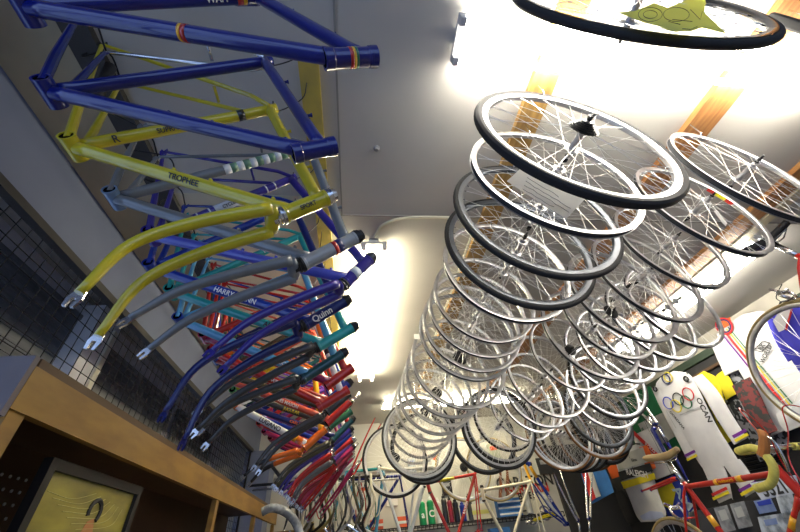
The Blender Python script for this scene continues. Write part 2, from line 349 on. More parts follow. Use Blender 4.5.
def hub_mesh(rear, mt):
    h = .062 if rear else .05; fl = .034
    prof = [(.0012, -h-.008), (.0045, -h-.008), (.0045, -h+.004), (.011, -h+.005), (.011, -h+.014), (.014, -fl-.006), (.014, -fl-.002), (.0235, -fl-.0015), (.0235, -fl+.0015), (.013, -fl+.004), (.0105, 0),
            (.013, fl-.004), (.0235, fl-.0015), (.0235, fl+.0015), (.014, fl+.002), (.014, fl+.006), (.011, h-.014), (.011, h-.005), (.0045, h-.004), (.0045, h+.008), (.0012, h+.008)]
    return mesh(lathe(newbm(), prof, seg=20, closed=False), 'hub', mt)
def qr_mesh():
    bm = newbm(); tube(bm, (0, -.078, 0), (0, .078, 0), .0025, seg=8); tube(bm, (0, -.078, 0), (0, -.064, 0), .009, .007, 12); tube(bm, (0, .064, 0), (0, .076, 0), .008, seg=12)
    poly(bm, curve([(0, -.074, 0), (.012, -.080, .012), (.030, -.078, .034)], 5), .004, 8); return mesh(bm, 'quick_release', BLACKM)
def axle_mesh():
    bm = newbm(); tube(bm, (0, -.085, 0), (0, .085, 0), .0045, seg=8)
    for y in (-.07, -.058, .06, .07): tube(bm, (0, y, 0), (0, y+.006, 0), .009, seg=6)
    return mesh(bm, 'axle', BLACKM)
def cog_mesh():
    bm = newbm()
    for i in range(6):
        r = .022+.0055*i; y = -.060+.0042*i; n = 14+2*i; pr = []
        for k in range(n*2):
            a = PI*k/n; q = r if k % 2 else r-.003; pr.append((q*math.cos(a), y, q*math.sin(a)))
        slab(bm, pr, (0, 1, 0), .0018)
    tube(bm, (0, -.062, 0), (0, -.032, 0), .019, seg=16); return mesh(bm, 'cogset', BLACKM)
def spoke_pts(t, k=0):
    side = 1 if t % 2 else -1; lead = 1 if t < 2 else -1
    a = math.radians((t+.5)*10 + 40*k); b = a + lead*math.radians(68)
    return Vector((.0205*math.cos(b), side*.034, .0205*math.sin(b))), Vector((.292*math.cos(a), side*.0036, .292*math.sin(a)))
SP = [mesh(tube(newbm(), *spoke_pts(t), .0009, seg=5), 'spoke', SPOKE) for t in range(4)]
bm = newbm()
for t in range(4):
    for k in range(9): tube(bm, *spoke_pts(t, k), .0010, seg=4)
SPALL = mesh(bm, 'spokes', SPOKE)
RIMS = {k: rim_mesh(v, 0) for k, v in dict(silver=ALU, dull=ALUD, grey=GREYRIM, black=paint('black_rim', (.02, .02, .022))).items()}
TYR = dict(black=flat_tyre(RUBBER), amber=tyre_mesh(BROWNR), blackround=tyre_mesh(RUBBER), tan=tyre_mesh(TANR))
HUBS = {True: hub_mesh(True, ALU), False: hub_mesh(False, ALU)}; QR, AX, COGS = qr_mesh(), axle_mesh(), cog_mesh()
def wheel(loc, R, label, group=None, rim='silver', tyre=None, rear=False, cogs=False, qr=False, near=True, yaw=0, spin=0, tilt=0, name='bicycle_wheel', flip=False):
    t = thing(name, label, 'bicycle wheel', loc, group); base = .339 if tyre == 'black' else .3355 if tyre else R0
    s = R/base; t.scale = (s, s, s); t.rotation_mode = 'YXZ'; t.rotation_euler = (tilt, spin, yaw+(PI if flip else 0))
    link('rim', RIMS[rim], t)
    if not tyre: link('rim_well_shade', WELL_SHADE, t)
    if tyre: link('tyre', TYR[tyre], t)
    link('hub', HUBS[rear], t); link('quick_release' if qr else 'axle', QR if qr else AX, t)
    if cogs: link('cogset', COGS, t)
    if near:
        for q in range(4):
            for k in range(9): link('spoke', SP[q], t, rot=(0, -math.radians(40*k), 0))
    else: link('spokes', SPALL, t)
    return t
HOOK = {}
def hook(x, y, ztop, zbot, label, group, lean=0):
    key = round(ztop-zbot, 2)
    if key not in HOOK:
        L = key; r = .016
        pts = [(0, 0, 0), (0, 0, -L+.045)] + [(r*math.sin(a)*0, r-r*math.cos(a), -L+.045-.012-r*math.sin(a)*1.0) for a in [PI*i/8 for i in range(9)]] + [(0, 2*r, -L+.05)]
        HOOK[key] = mesh(poly(newbm(), pts, .0028, 6), 'hook', bpy.data.materials['polished_steel'])
    o = link('hanging_hook', HOOK[key], None, W(x, y-.016, ztop)); o.rotation_euler = (0, lean, 0); return tag(o, label, 'hook', group)
ROW1 = [  # x, y, R, options, words
 (.727, .179, .321, dict(tyre='blackround', rim='black'), 'black rimmed wheel cut by the top edge of the photo, holding the yellow paper star'),
 (.734, .533, .347, dict(tyre='black', rim='silver', rear=True, cogs=True, qr=True), 'large black tyred wheel with black cogs, nearest whole wheel of the left row'),
 (.745, .70, .318, dict(rim='silver', qr=True), 'bare silver wheel with pale inner rim, right behind the big black tyred wheel'),
 (.734, .864, .341, dict(tyre='blackround', rim='grey'), 'thin black tyred wheel third in the left row, behind the bare silver one'),
 (.735, 1.06, .338, dict(tyre='blackround', rim='grey'), 'thin black tyred wheel fourth in the left row with a dark grey rim'),
 (.743, 1.24, .312, dict(rim='silver', qr=True), 'bare silver wheel directly behind the two thin black tyred wheels'),
 (.723, 1.53, .285, dict(rim='silver'), 'small bare silver wheel, second of the silver wheels in the middle of the left row'),
 (.723, 1.67, .292, dict(rim='silver'), 'bare silver wheel, third of the silver wheels in the middle of the left row'),
 (.717, 1.80, .304, dict(rim='silver', rear=True), 'bare silver wheel, fourth of the silver wheels in the middle of the left row'),
 (.714, 1.90, .308, dict(rim='dull'), 'dull silver wheel closing the middle bunch of the left row, before the gap'),
 (.728, 2.23, .335, dict(rim='silver', rear=True, cogs=True), 'bare silver wheel with large black cogs after the gap in the left row'),
 (.705, 2.50, .322, dict(rim='dull'), 'dull silver wheel just behind the one with black cogs in the left row'),
 (.699, 2.70, .322, dict(rim='silver', rear=True), 'bare silver wheel, second behind the one with black cogs in the left row'),
 (.690, 2.93, .322, dict(rim='dull', rear=True, cogs=True), 'dull rimmed wheel with small black cogs far down the left row'),
 (.680, 3.14, .322, dict(rim='silver'), 'bare silver wheel far down the left row, before the last three silver ones'),
 (.668, 3.40, .322, dict(rim='silver', rear=True, cogs=True), 'bare silver wheel third from the end of the left row'),
 (.663, 3.75, .322, dict(rim='dull'), 'dull silver wheel second from the end of the left row'),
 (.650, 4.02, .322, dict(rim='silver'), 'bare silver wheel at the far end of the left row')]
ROW2 = [
 (1.60, .22, .336, dict(tyre='black', rim='silver'), 'dark tyred wheel at the top right corner of the photo, first in the right row'),
 (1.555, .665, .295, dict(rim='silver', rear=False), 'bare silver wheel at the right edge, steeply seen with its axle pointing up'),
 (1.515, .848, .287, dict(rim='silver', rear=True), 'bare silver wheel with red and yellow rim decal and a white tag'),
 (1.558, 1.09, .276, dict(rim='silver', rear=True), 'bare silver wheel just behind the decalled wheel in the right row'),
 (1.572, 1.314, .295, dict(rim='silver'), 'bare silver wheel, second behind the decalled wheel in the right row'),
 (1.512, 1.462, .310, dict(rim='silver'), 'bare silver wheel, third behind the decalled wheel in the right row'),
 (1.590, 1.72, .298, dict(rim='silver', rear=True, cogs=True), 'bare silver wheel with small black cogs in the middle of the right row'),
 (1.544, 1.88, .322, dict(rim='silver'), 'bare silver wheel just behind the small cogged wheel of the right row'),
 (1.590, 2.25, .290, dict(rim='silver', rear=True, cogs=True), 'small bare silver wheel with cogs beside the wooden batten in the right row'),
 (1.536, 2.533, .335, dict(rim='silver'), 'large bare silver wheel low in the right row above the amber tyred wheels'),
 (1.598, 2.867, .326, dict(rim='dull'), 'dull silver wheel third from the far end of the right row'),
 (1.639, 3.12, .313, dict(rim='silver'), 'bare silver wheel second from the far end of the right row'),
 (1.636, 3.34, .322, dict(rim='dull'), 'dull silver wheel at the far end of the right row')]
ROW3 = [
 (1.97, 1.61, .305, dict(rim='silver'), 'bare silver wheel at the right, seen against the lit tube light, first of its row'),
 (1.93, 1.77, .305, dict(rim='silver'), 'bare silver wheel at the right beside the tube light, second of its row'),
 (1.90, 1.93, .305, dict(rim='dull'), 'dull silver wheel at the right, third of the row under the tube light'),
 (1.90, 2.12, .305, dict(rim='silver'), 'bare silver wheel at the right, fourth of the row under the tube light'),
 (1.90, 2.30, .305, dict(rim='dull'), 'dull silver wheel at the right, last of the row, above the green jersey')]
TOP = 1.36
wheels = []
for row, grp, n0 in ((ROW1, 'wheels hanging in the left row', 11), (ROW2, 'wheels hanging in the right row', 9), (ROW3, 'wheels hanging under the right hand light', 5)):
    for i, (x, y, R, o, lb) in enumerate(row):
        o = dict(o); o.pop('R', None)
        R *= 1 if y < .2 else 1.025 if row is ROW1 else 1.035 if row is ROW2 else 1
        t = wheel(W(x, y, TOP-R), R, lb, grp, tilt=-.03, near=i < n0, spin=random.uniform(0, .6), yaw=(-.06 if y < .2 else .07 if row is ROW1 else .12)+random.uniform(-.015, .015), **o); wheels.append(t)
        hook(x, y, 1.452 if row is ROW3 else 1.424, TOP-.045 , 'steel hook holding a wheel of '+('the left row' if row is ROW1 else 'the right row' if row is ROW2 else 'the row under the right hand light'), 'hooks of '+grp)
# low wheels with tyres at the far end
LOW = [(1.27, 3.16, .80, .34, dict(tyre='black', rim='dull'), 'black tyred wheel hanging lowest between the two wheel rows'),
 (1.35, 3.30, .86, .34, dict(tyre='black', rim='dull'), 'black tyred wheel behind the lowest one between the two rows'),
 (1.49, 3.48, .97, .32, dict(tyre='blackround', rim='silver'), 'thin black tyred wheel, furthest of the three between the two rows'),
 (2.09, 3.60, .80, .34, dict(tyre='black', rim='dull'), 'black tyred wheel lowest at the left of the amber tyred bunch on the right'),
 (2.20, 3.72, .82, .34, dict(tyre='amber', rim='dull'), 'amber tyred wheel in the middle of the bunch on the right'),
 (2.32, 3.84, .82, .34, dict(tyre='black', rim='silver', rear=True, cogs=True), 'black tyred wheel with cogs behind the amber one in the bunch on the right'),
 (2.40, 3.46, .86, .335, dict(tyre='amber', rim='dull'), 'amber tyred wheel nearest the camera in the bunch on the right'),
 (2.58, 3.60, .90, .34, dict(tyre='blackround', rim='grey', rear=True), 'black tyred wheel above the orange sleeved jersey, foremost of its bunch'),
 (2.66, 3.74, .90, .335, dict(tyre='amber', rim='silver'), 'amber tyred wheel at the right end of the bunch above the orange sleeved jersey'),
 (2.76, 3.88, .91, .33, dict(tyre='blackround', rim='dull'), 'thin black tyred wheel at the back of the bunch above the orange sleeved jersey'),
 (2.02, 3.53, .80, .34, dict(tyre='amber', rim='dull'), 'amber tyred wheel furthest left in the bunch on the right'),
 (2.50, 3.98, .84, .34, dict(tyre='black', rim='grey'), 'black tyred wheel deep inside the bunch on the right'),
 (2.66, 4.10, .86, .34, dict(tyre='amber', rim='dull', rear=True, cogs=True), 'amber tyred wheel with cogs at the back of the bunch on the right'),
 (2.84, 4.06, .90, .34, dict(tyre='black', rim='grey'), 'black tyred wheel at the far right end of the bunch'),
 (2.38, 3.30, .92, .335, dict(tyre='blackround', rim='grey'), 'thin black tyred wheel low in front of the amber tyred bunch'),
 (1.27, 3.62, .84, .34, dict(tyre='black', rim='grey'), 'black tyred wheel at the back of the group between the two rows'),
 (.70, 3.90, .84, .34, dict(tyre='blackround', rim='grey'), 'black tyred wheel at the back under the left row'),
 (2.10, 2.62, .98, .33, dict(rim='dull', tyre='blackround'), 'black tyred wheel just above the amber tyred bunch'),
 (2.22, 2.90, .98, .33, dict(rim='silver'), 'bare silver wheel just above the amber tyred bunch'),
 (.57, 3.28, .79, .34, dict(tyre='blackround', rim='dull', rear=True), 'black tyred wheel hanging lowest under the left row'),
 (.61, 3.58, .86, .34, dict(tyre='blackround', rim='silver'), 'black tyred wheel just above and behind the lowest one of the left row'),
 (.41, 3.97, .76, .34, dict(tyre='black', rim='silver', rear=True, cogs=True), 'black tyred wheel far back at the left end, beside the red fork')]
for x, y, z, R, o, lb in LOW:
    wheel(W(x, y, z), R, lb, 'wheels hanging low at the far end', near=False, spin=random.random(), **o)
    hook(x, y, 1.452, z+R-.045, 'long steel hook holding a tyred wheel at the far end', 'long hooks at the far end')
# cards on the wheels, rim decal, tag
def card(name, poly_px, Y, mt, label, cat, lines=None):
    pts = [at(x, y, Y) for x, y in poly_px]; c = sum(pts, Vector())/len(pts)
    t = thing(name, label, cat, c); put(t, slab(newbm(), pts, (0, 1, 0), .0012), 'sheet', mt)
    if lines:
        bm = newbm()
        for L in lines: poly(bm, [at(x, y, Y)-Vector((0, .001, 0)) for x, y in L], .0009 if Y > .4 else .0005, 4)
        put(t, bm, 'handwriting', INKG if mt is PAPER else INK)
    return t
def ell(cx, cy, a, b, n=24, ang=0): return [(cx+a*math.cos(t)*math.cos(ang)-b*math.sin(t)*math.sin(ang), cy+a*math.cos(t)*math.sin(ang)+b*math.sin(t)*math.cos(ang)) for t in [2*PI*i/n for i in range(n+1)]]
card('paper_star', [(618, 12), (635, 11), (654, 3), (668, 8), (690, -2), (703, -8), (706, 2), (704, 12), (726, 33), (703, 27), (690, 31), (672, 31), (660, 26), (645, 22), (634, 18)], .150, YPAPER, 'torn yellow paper star with handwriting on the black rimmed wheel at the top', 'paper card',
     [ell(650, 15, 12, 7), ell(650, 15, 7, 4), ell(676, 15, 13, 7), [(690, 10), (700, 20), (702, 12)], [(668, 22), (680, 25)], [(672, 20), (692, 22)], [(682, 29), (690, 30), (697, 27)]])
ln = []
random.seed(3)
for i in range(7):
    y0 = 178+3.6*i; x0 = 527-1.5*i
    ln.append([(x0+k*4.5, y0+k*2.7+random.uniform(-.7, .7)) for k in range(0, 11 if i % 3 else 8)])
card('price_card', [(507, 181), (522, 167), (585, 199), (566, 219)], .60, PAPER, 'white card with faint handwriting hanging in the second wheel', 'paper card', ln)
card('price_tag', [(714, 211), (717, 210), (727, 223), (726, 226), (722, 222)], .84, PAPER, 'small white paper tag tied inside the decalled silver wheel', 'tag')
card('price_tag', [(414, 334), (420, 334), (420, 339), (414, 339)], 1.9, PAPER, 'small white square tag at the left of the middle wheels', 'tag')
wd = wheels[len(ROW1)+2]
def rimdecal(w0, a0, a1, mt, nm, lb):
    bm = newbm(); n = 10; r = .2925
    A = [[bm.verts.new((r*math.cos(a0+(a1-a0)*i/n), y, r*math.sin(a0+(a1-a0)*i/n))) for i in range(n+1)] for y in (-.008, .008)]
    for i in range(n): bm.faces.new((A[0][i], A[0][i+1], A[1][i+1], A[1][i]))
    rr = bmesh.ops.extrude_face_region(bm, geom=bm.faces[:])
    for v in rr['geom']:
        if isinstance(v, bmesh.types.BMVert): v.co.x *= .996; v.co.z *= .996
    o = obj(nm, bm, mt, w0); o['label'] = lb
sp = wd.rotation_euler[1]
for a0, a1, mt, lb in ((.60, .72, INKR, 'red end of the rim decal'), (.40, .60, paint('decal_yellow', (.75, .68, .03)), 'yellow rim decal'), (.27, .40, INKR, 'red end of the rim decal')):
    rimdecal(wd, a0+sp, a1+sp, mt, 'rim_decal', lb)

# ------------------------------------------------------------------ frames
def V2(o, a, l, p, q=0): return o + a*p[0] + Vector((0, 0, 1))*p[1] + l*q
DFLT = dict(st=(.45, .33), hl=(.58, -.25), hu=(.69, -.15), dr=(-.12, .50))
def frame(label, O, A, Lt, P, col, cols={}, texts=(), bands=(), fork=None, cat='bicycle frame', group=None, name='bicycle_frameset', cups=BLACKM, rt=.0162, guides=False):
    """O bottom bracket; A forward axis, Lt sideways axis; P in-plane points relative to O"""
    t = thing(name, label, cat, O, group); g = dict(DFLT); g.update(P); a = A.normalized(); l = Lt.normalized()
    v = lambda k, q=0: V2(O, a, l, g[k], q)
    C = lambda k: cols.get(k, col)
    bb = v('bb') if 'bb' in g else O; st, hl, hu = v('st'), v('hl'), v('hu')
    hd = (hu-hl).normalized(); sd = (st-bb).normalized()
    bm = newbm(); e = .034
    prof = [(.0165, -e), (.0205, -e), (.0205, e), (.0165, e)]
    lathe(bm, prof, 'Z', 20); bm.transform(Matrix.Translation(bb) @ l.to_track_quat('Z', 'Y').to_matrix().to_4x4())
    put(t, bm, 'bottom_bracket_shell', C('bb'))
    for q in (-1, 1):
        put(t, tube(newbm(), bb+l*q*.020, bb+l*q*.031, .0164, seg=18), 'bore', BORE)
    put(t, poly(newbm(), [bb+sd*.012, bb+sd*.05, st, st+sd*.022], [.0165, rt, rt, rt+.001], 14), 'seat_tube', C('st'))
    top = hl.lerp(hu, .82); bot = hl.lerp(hu, .16)
    if (hu-hl).length < .11: top = hu-hd*.018; bot = hl+hd*.022
    dd = (bot-bb).normalized(); td = (top-st).normalized()
    put(t, poly(newbm(), [bb+dd*.012, bb+dd*.05, bot-dd*.045, bot], [.018, rt+.0012, rt+.0012, rt+.003], 14), 'down_tube', C('dt'))
    put(t, poly(newbm(), [st, st+td*.03, top-td*.04, top], [rt+.001, rt-.0008, rt-.0008, rt+.002], 14), 'top_tube', C('tt'))
    bm = newbm()
    hr = rt+.0042
    lathe(bm, [(hr-.003, 0), (hr+.0015, 0), (hr+.0015, .006), (hr, .008), (hr, (hu-hl).length-.008), (hr+.0015, (hu-hl).length-.006), (hr+.0015, (hu-hl).length), (hr-.003, (hu-hl).length)], 'Z', 20)
    bm.transform(Matrix.Translation(hl) @ hd.to_track_quat('Z', 'Y').to_matrix().to_4x4()); put(t, bm, 'head_tube', C('ht'))
    for s in (-1, 1):
        dr = v('dr', .062*s); b0 = bb+l*s*.022
        cd = (dr-b0)
        bmc = poly(newbm(), [b0, b0+cd*.25+l*s*.004, b0+cd*.8, dr-cd.normalized()*.012], [.0115, .011, .0075, .006], 10); c = put(t, bmc, 'chain_stay', C('cs'))
        s0 = st + l*s*.014; k = dr-s0
        put(t, poly(newbm(), [s0, s0+k*.1+l*s*.012, s0+k*.5+l*s*.006, dr-k.normalized()*.01], [.0075, .0075, .0065, .0055], 10), 'seat_stay', C('ss'))
        u = (dr-bb).normalized(); n = u.cross(l)
        bm = slab(newbm(), [dr-u*.018+n*.012, dr+n*.016, dr+u*.016+n*.008, dr+u*.004+n*.0, dr+u*.018-n*.012, dr-n*.016, dr-u*.018-n*.008], l, .004); put(t, bm, 'dropout', C('dr') if 'dr' in cols else C('cs'))
    if guides:
        for p, q, qq in ((st, top, (.3, .7)), (bb, bot, (.45, .62)), (bb, bot, (.90,))):
            nn = (q-p).cross(l).normalized()
            for z_ in qq: c0 = p.lerp(q, z_); put(t, poly(newbm(), [c0+nn*rt*.6, c0+nn*(rt+.006), c0+nn*(rt+.011)], [.004, .004, .006], 8), 'cable_guide', C('dt'))
    br = st.lerp(v('dr'), .32); put(t, tube(newbm(), br-l*.026, br+l*.026, .005), 'brake_bridge', C('ss'))
    if cups in (BLUE, RED, None):
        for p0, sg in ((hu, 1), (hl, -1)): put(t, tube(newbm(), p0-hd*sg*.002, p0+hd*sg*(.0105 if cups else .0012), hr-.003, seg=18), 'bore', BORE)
    if cups in (BLUE, RED):
        for p0, sg in ((hu, 1), (hl, -1)): put(t, lathe_at([(hr-.0028, 0), (hr+.002, 0), (hr+.002, .012), (hr-.0028, .012)], p0, hd*sg), 'headset_ring', cups)
    elif cups:
        for p0, sg in ((hu, 1), (hl, -1)):
            bm = newbm(); poly(bm, [p0, p0+hd*sg*.006, p0+hd*sg*.007, p0+hd*sg*.014, p0+hd*sg*.015, p0+hd*sg*(.026 if sg > 0 else .018)], [hr+.002, hr+.003, hr-.001, hr+.001, hr-.003, hr-.004], 18); put(t, bm, 'headset_cup', cups)
    for body, k0, size, mt, ctr in texts:
        p, q = dict(dt=(bb, bot), st=(bb, st), tt=(st, top), ht=(hl, hu))[k0]
        if k0 in ('dt',) and False: p, q = q, p
        mid = p.lerp(q, .5); face = (O_-mid).normalized()
        if (q-p).dot(CX) < 0: p, q = q, p; ctr = 1-ctr
        put(t, wrap_text(body, size, p, q, (rt+.0014) if k0 != 'ht' else hr+.0005, face, ctr), 'lettering', mt)
    for k0, c0, c1, mt in bands:
        p, q = dict(dt=(bb, bot), st=(bb, st), tt=(st, top), ht=(hl, hu), cs=(bb, v('dr')))[k0]
        r = hr+.0008 if k0 == 'ht' else rt+.0016 if k0 == 'dt' else rt+.0006
        put(t, poly(newbm(), [p.lerp(q, c0), p.lerp(q, c1)], r, 18), 'decal_band', mt)
    if fork:
        fk = thing_part('fork', t); fc = fork.get('col', col); tips = fork['tips']; fc2 = fork.get('tipcol', fc)
        cr = hl - hd*.030
        put2(fk, t, poly(newbm(), [hl-hd*.002, hl-hd*.02, cr], [.013, .015, .016], 12), 'steerer', cups or fc)
        kl = (tips[1]-tips[0]).normalized()
        put2(fk, t, poly(newbm(), [cr-kl*.034, cr-kl*.018, cr+kl*.018, cr+kl*.034], [.011, .0165, .0165, .011], 12, flat=.85), 'fork_crown', fork.get('crown', fc))
        for s, tp in zip((-1, 1), tips):
            a0 = cr + kl*s*.030; k = tp-a0; off = fork.get('rake', Vector((-.018, 0, .022)))
            pts = curve([a0, a0+k*.38+off*.75, a0+k*.72+off*.95, tp], 6); n = len(pts)
            cut = fork.get('cut')
            rad = [.0158-.0080*(i/(n-1))**1.3 for i in range(n)]
            if cut:
                c = int(n*cut); put2(fk, t, poly(newbm(), pts[:c+1], rad[:c+1], 12), 'fork_blade', fc); put2(fk, t, poly(newbm(), pts[c:], rad[c:], 12), 'fork_blade', fc2)
            else: put2(fk, t, poly(newbm(), pts, rad, 12), 'fork_blade', fc)
            u = (pts[-1]-pts[-3]).normalized(); n_ = u.cross(kl).normalized()
            bm = slab(newbm(), [tp-u*.008+n_*.007, tp+u*.010+n_*.012, tp+u*.026+n_*.009, tp+u*.026+n_*.004, tp+u*.010+n_*.004, tp+u*.010-n_*.004, tp+u*.026-n_*.004, tp+u*.026-n_*.009, tp+u*.010-n_*.012, tp-u*.008-n_*.007], kl, .0045)
            put2(fk, t, bm, 'fork_dropout', fork.get('tip', STEEL))
    return t
def lathe_at(prof, p, d):
    bm = lathe(newbm(), prof, 'Z', 20); bm.transform(Matrix.Translation(p) @ d.to_track_quat('Z', 'Y').to_matrix().to_4x4()); return bm
def thing_part(name, parent):
    o = bpy.data.objects.new(name, None); COL.objects.link(o); o.parent = parent; o.empty_display_size = .03; return o
def put2(fk, root, bm, name, mt): bm.transform(Matrix.Translation(-Vector(root.location))); return obj(name, bm, mt, fk)
XA, YA = Vector((1, 0, 0)), Vector((0, 1, 0))
paint_pg = paint('pale_green_enamel', (.12, .26, .17))
def hang(Y, bb, st, hl, hu, dr, col, label, hooks=True, **k):
    O = at(*bb, Y); f = lambda p: ((at(*p, Y)-O).x, (at(*p, Y)-O).z)
    P = dict(st=f(st), hl=f(hl), hu=f(hu), dr=f(dr)); fk = k.pop('tips', None)
    if fk:
        a, b = fk; kk = k.pop('forkopt', {}); k['fork'] = dict(tips=(at(*a, Y-.05), at(*b, Y+.05)), **kk)
    t = frame(label, O, XA, YA, P, col, group='frames hanging along the left wall', guides=Y < 1, **k)
    if hooks: fhook(at(*dr, Y), at(*st, Y), Y)
    return t
def fhook(dr, st, Y):
    z = CZ+H-.028
    if dr.z < z-.02: pass
    x = -.925; bm = poly(newbm(), curve([(x, Y-.03, z), (x, Y-.03, max(dr.z, z-.02)-.03), (dr.x, Y-.03, dr.z+.012), (dr.x, Y+.06, dr.z+.004)], 5), .003, 6)
    tag(obj('frame_hook', bm, BLACKM), 'black hook on the dark batten holding the rear end of a frame', 'hook', 'rear hooks of the frames')
    bm = poly(newbm(), curve([(-.185, Y+.02, z), (-.19, Y+.02, (z+st.z)/2), (st.x+.01, Y+.02, st.z+.03), (st.x+.01, Y-.02, st.z+.02)], 5), .0022, 6)
    tag(obj('frame_hook', bm, BLACKM), 'thin hook on the yellow batten holding the seat end of a frame', 'hook', 'seat hooks of the frames')
RB = [('ht', .50, .56, RED), ('ht', .56, .62, AMB), ('ht', .62, .68, GREEN)]
hang(.275, (25, 7), (258, -3), (330, 59), (371, 57), (70, -60), BLUE, 'dark blue frame with rainbow banded head tube, cut by the top edge of the photo', hooks=False, texts=[('WAPP', 'st', .022, INKW, .78)],
     bands=[('ht', .44, .52, RED), ('ht', .52, .58, AMB), ('ht', .58, .64, GREEN), ('st', .88, .91, RED), ('st', .91, .93, AMB), ('dt', .5, .51, AMB), ('dt', .51, .525, RED)], cups=BLUE)
hang(.43, (50, 92), (265, 62), (298, 153), (330, 147), (95, 30), BLUE, 'plain royal blue frame second from the camera', cols=dict(ss=STEEL), cups=BLUE, bands=[('cs', .55, 1.0, STEEL)] if False else ())
hang(.56, (74, 147), (270, 110), (284, 215), (326, 198), (112, 64), YEL, 'bright yellow frame with a matching yellow fork', tips=((79, 293), (98, 336)), cups=STEEL, cols=dict(dr=BLACKM),
     texts=[('TROPHEE', 'dt', .020, INK, .55), ('R', 'st', .026, INK, .18), ('SUPRA', 'st', .018, INK, .42), ('SPORT', 'ht', .014, INK, .5)], bands=[('st', .80, .84, BLK), ('cs', .5, .95, BLACKM)], forkopt=dict(rake=Vector((-.045, 0, .05))))
hang(.74, (115, 198), (310, 148), (303, 264), (355, 238), (150, 142), GREY, 'grey frame with green and white chequered seat tube and grey fork', tips=((130, 318), (149, 349)), cups=BLACKM, cols=dict(bb=paint('steel_blue_enamel', (.16, .26, .42)), ht=paint('silver_enamel', (.34, .36, .37))),
     bands=[('st', a, a+.035, paint_pg if i % 2 else WHT) for i, a in enumerate([.5+.035*j for j in range(10)])] + [('ht', .55, .62, RED), ('ht', .62, .72, NAVY)])
hang(.90, (152, 236), (291, 179), (345, 283), (369, 260), (170, 165), PURP, 'purple frame with white banded seat tube and purple fork', tips=((213, 350), (226, 366)), cups=CHAR, cols=dict(dt=paint('periwinkle_enamel', (.07, .09, .55))),
     texts=[('YORKLINE', 'dt', .020, INK, .72), ('CYCLES', 'st', .016, INK, .5)], bands=[('st', .28, .29, WHT), ('st', .36, .37, WHT), ('st', .40, .62, WHT), ('st', .78, .79, WHT), ('st', .85, .86, WHT), ('ht', .3, .5, WHT)], forkopt=dict(tip=PURP))
hang(1.05, (152, 268), (293, 205), (305, 325), (344, 302), (180, 195), BLUE2, 'mid blue frame with white lettering on the down tube and long blue fork', tips=((165, 412), (184, 440)), cups=BLACKM, cols=dict(tt=NAVY, ht=NAVY),
     texts=[('HARRY QUINN', 'dt', .024, INKW, .55), ('Quinn', 'ht', .03, INKW, .4)], forkopt=dict(col=NAVY, rake=Vector((-.045, 0, .05)), tip=NAVY))
hang(1.2, (172, 292), (300, 236), (318, 347), (352, 328), (190, 225), TEAL, 'teal frame with black lettering and a black fork', tips=((201, 409), (197, 430)), cups=BLACKM, texts=[('ALVIS', 'dt', .026, INK, .68), ('LTD', 'st', .016, INKW, .7)], forkopt=dict(col=CHAR))
hang(1.35, (180, 320), (303, 270), (303, 379), (342, 354), (205, 250), LBLUE, 'light blue frame with a dark teal head tube and dark fork', tips=((203, 428), (208, 443)), cups=BLK, cols=dict(ht=DTEAL, bb=BLUE2), texts=[('CBC', 'dt', .022, INKW, .8)], forkopt=dict(col=CHAR))
hang(1.49, (205, 337), (308, 292), (328, 385), (350, 369), (217, 272), RED, 'red frame with a magenta down tube, first red one of the row', cups=RED, cols=dict(dt=MAG, bb=MAG), texts=[('MERCIAN', 'st', .018, INKW, .6), ('RTL', 'dt', .02, INKW, .75)])
hang(1.63, (213, 352), (312, 305), (320, 407), (346, 391), (228, 290), RED, 'red frame with navy seat tube just behind the first red one', cups=RED, cols=dict(bb=DRED, st=NAVY, tt=WHT, ht=RED), bands=[('tt', .2, .5, ORA), ('tt', .55, .6, BLK)], texts=[('RAYLEN', 'dt', .02, INKW, .6)])
# frames further back follow the same rest position
def tpl(Y, k, dx=0, dz=0): q = dict(bb=(-.72, .86), st=(-.26, 1.16), hl=(-.15, .60), hu=(-.03, .70), dr=(-.84, 1.36))[k]; return W(q[0]+dx, Y, q[1]+dz)
BACK = [(1.77, BLUE2, dict(st=ORA, dt=RED), 'blue frame with an orange seat tube and red down tube', [('OLMO', 'dt', INKW)], None),
 (1.90, OLIVE, dict(ht=CHAR, tt=WHT), 'dark olive frame with a white top tube and long grey steerer', [], (CHAR, None)),
 (2.03, SALMON, dict(dt=SALMON, ht=RED), 'salmon red frame with white lettering on the down tube', [('WES MASON', 'dt', INKW)], None),
 (2.16, GREEN, dict(dt=CHAR, st=YEL), 'dark green frame with yellow green lettering', [('JUGULAR', 'dt', YEL)], None),
 (2.42, DTEAL, dict(dt=NAVY, tt=RED), 'navy frame with orange lettering and a red top tube', [('CARLTON', 'dt', ORA)], (OLIVE, None)),
 (2.56, PURP, dict(dt=PURP2, tt=WHT), 'purple frame with a lilac down tube and white top tube', [('SUPREME', 'dt', INKW)], (PURP, None)),
 (2.70, BLUE2, dict(tt=BLUE2, dt=BLUE2), 'bright blue frame far back with a blue top tube', [], None),
 (2.84, RED, dict(tt=SALMON, dt=RED), 'red frame far back with a salmon top tube', [], (RED, None)),
 (2.98, PURP2, dict(dt=PURP), 'violet frame far back beside the bulkhead', [], (GREY, None)),
 (3.12, MAG, dict(dt=MAG, tt=BLUE2), 'magenta frame with a blue top tube near the far end', [('RALEIGH', 'dt', INKW)], (RED, None)),
 (3.28, DRED, dict(tt=CREAM), 'dark red frame with a cream top tube near the far end', [], (DRED, None)),
 (3.44, MAG, dict(st=WHT), 'magenta frame with a white seat tube, second from the end', [], (MAG, None)),
 (3.62, BLUE, dict(tt=BLUE2, ht=WHT), 'blue frame with a white head tube, last of the row', [], (MAG, None))]
random.seed(11)
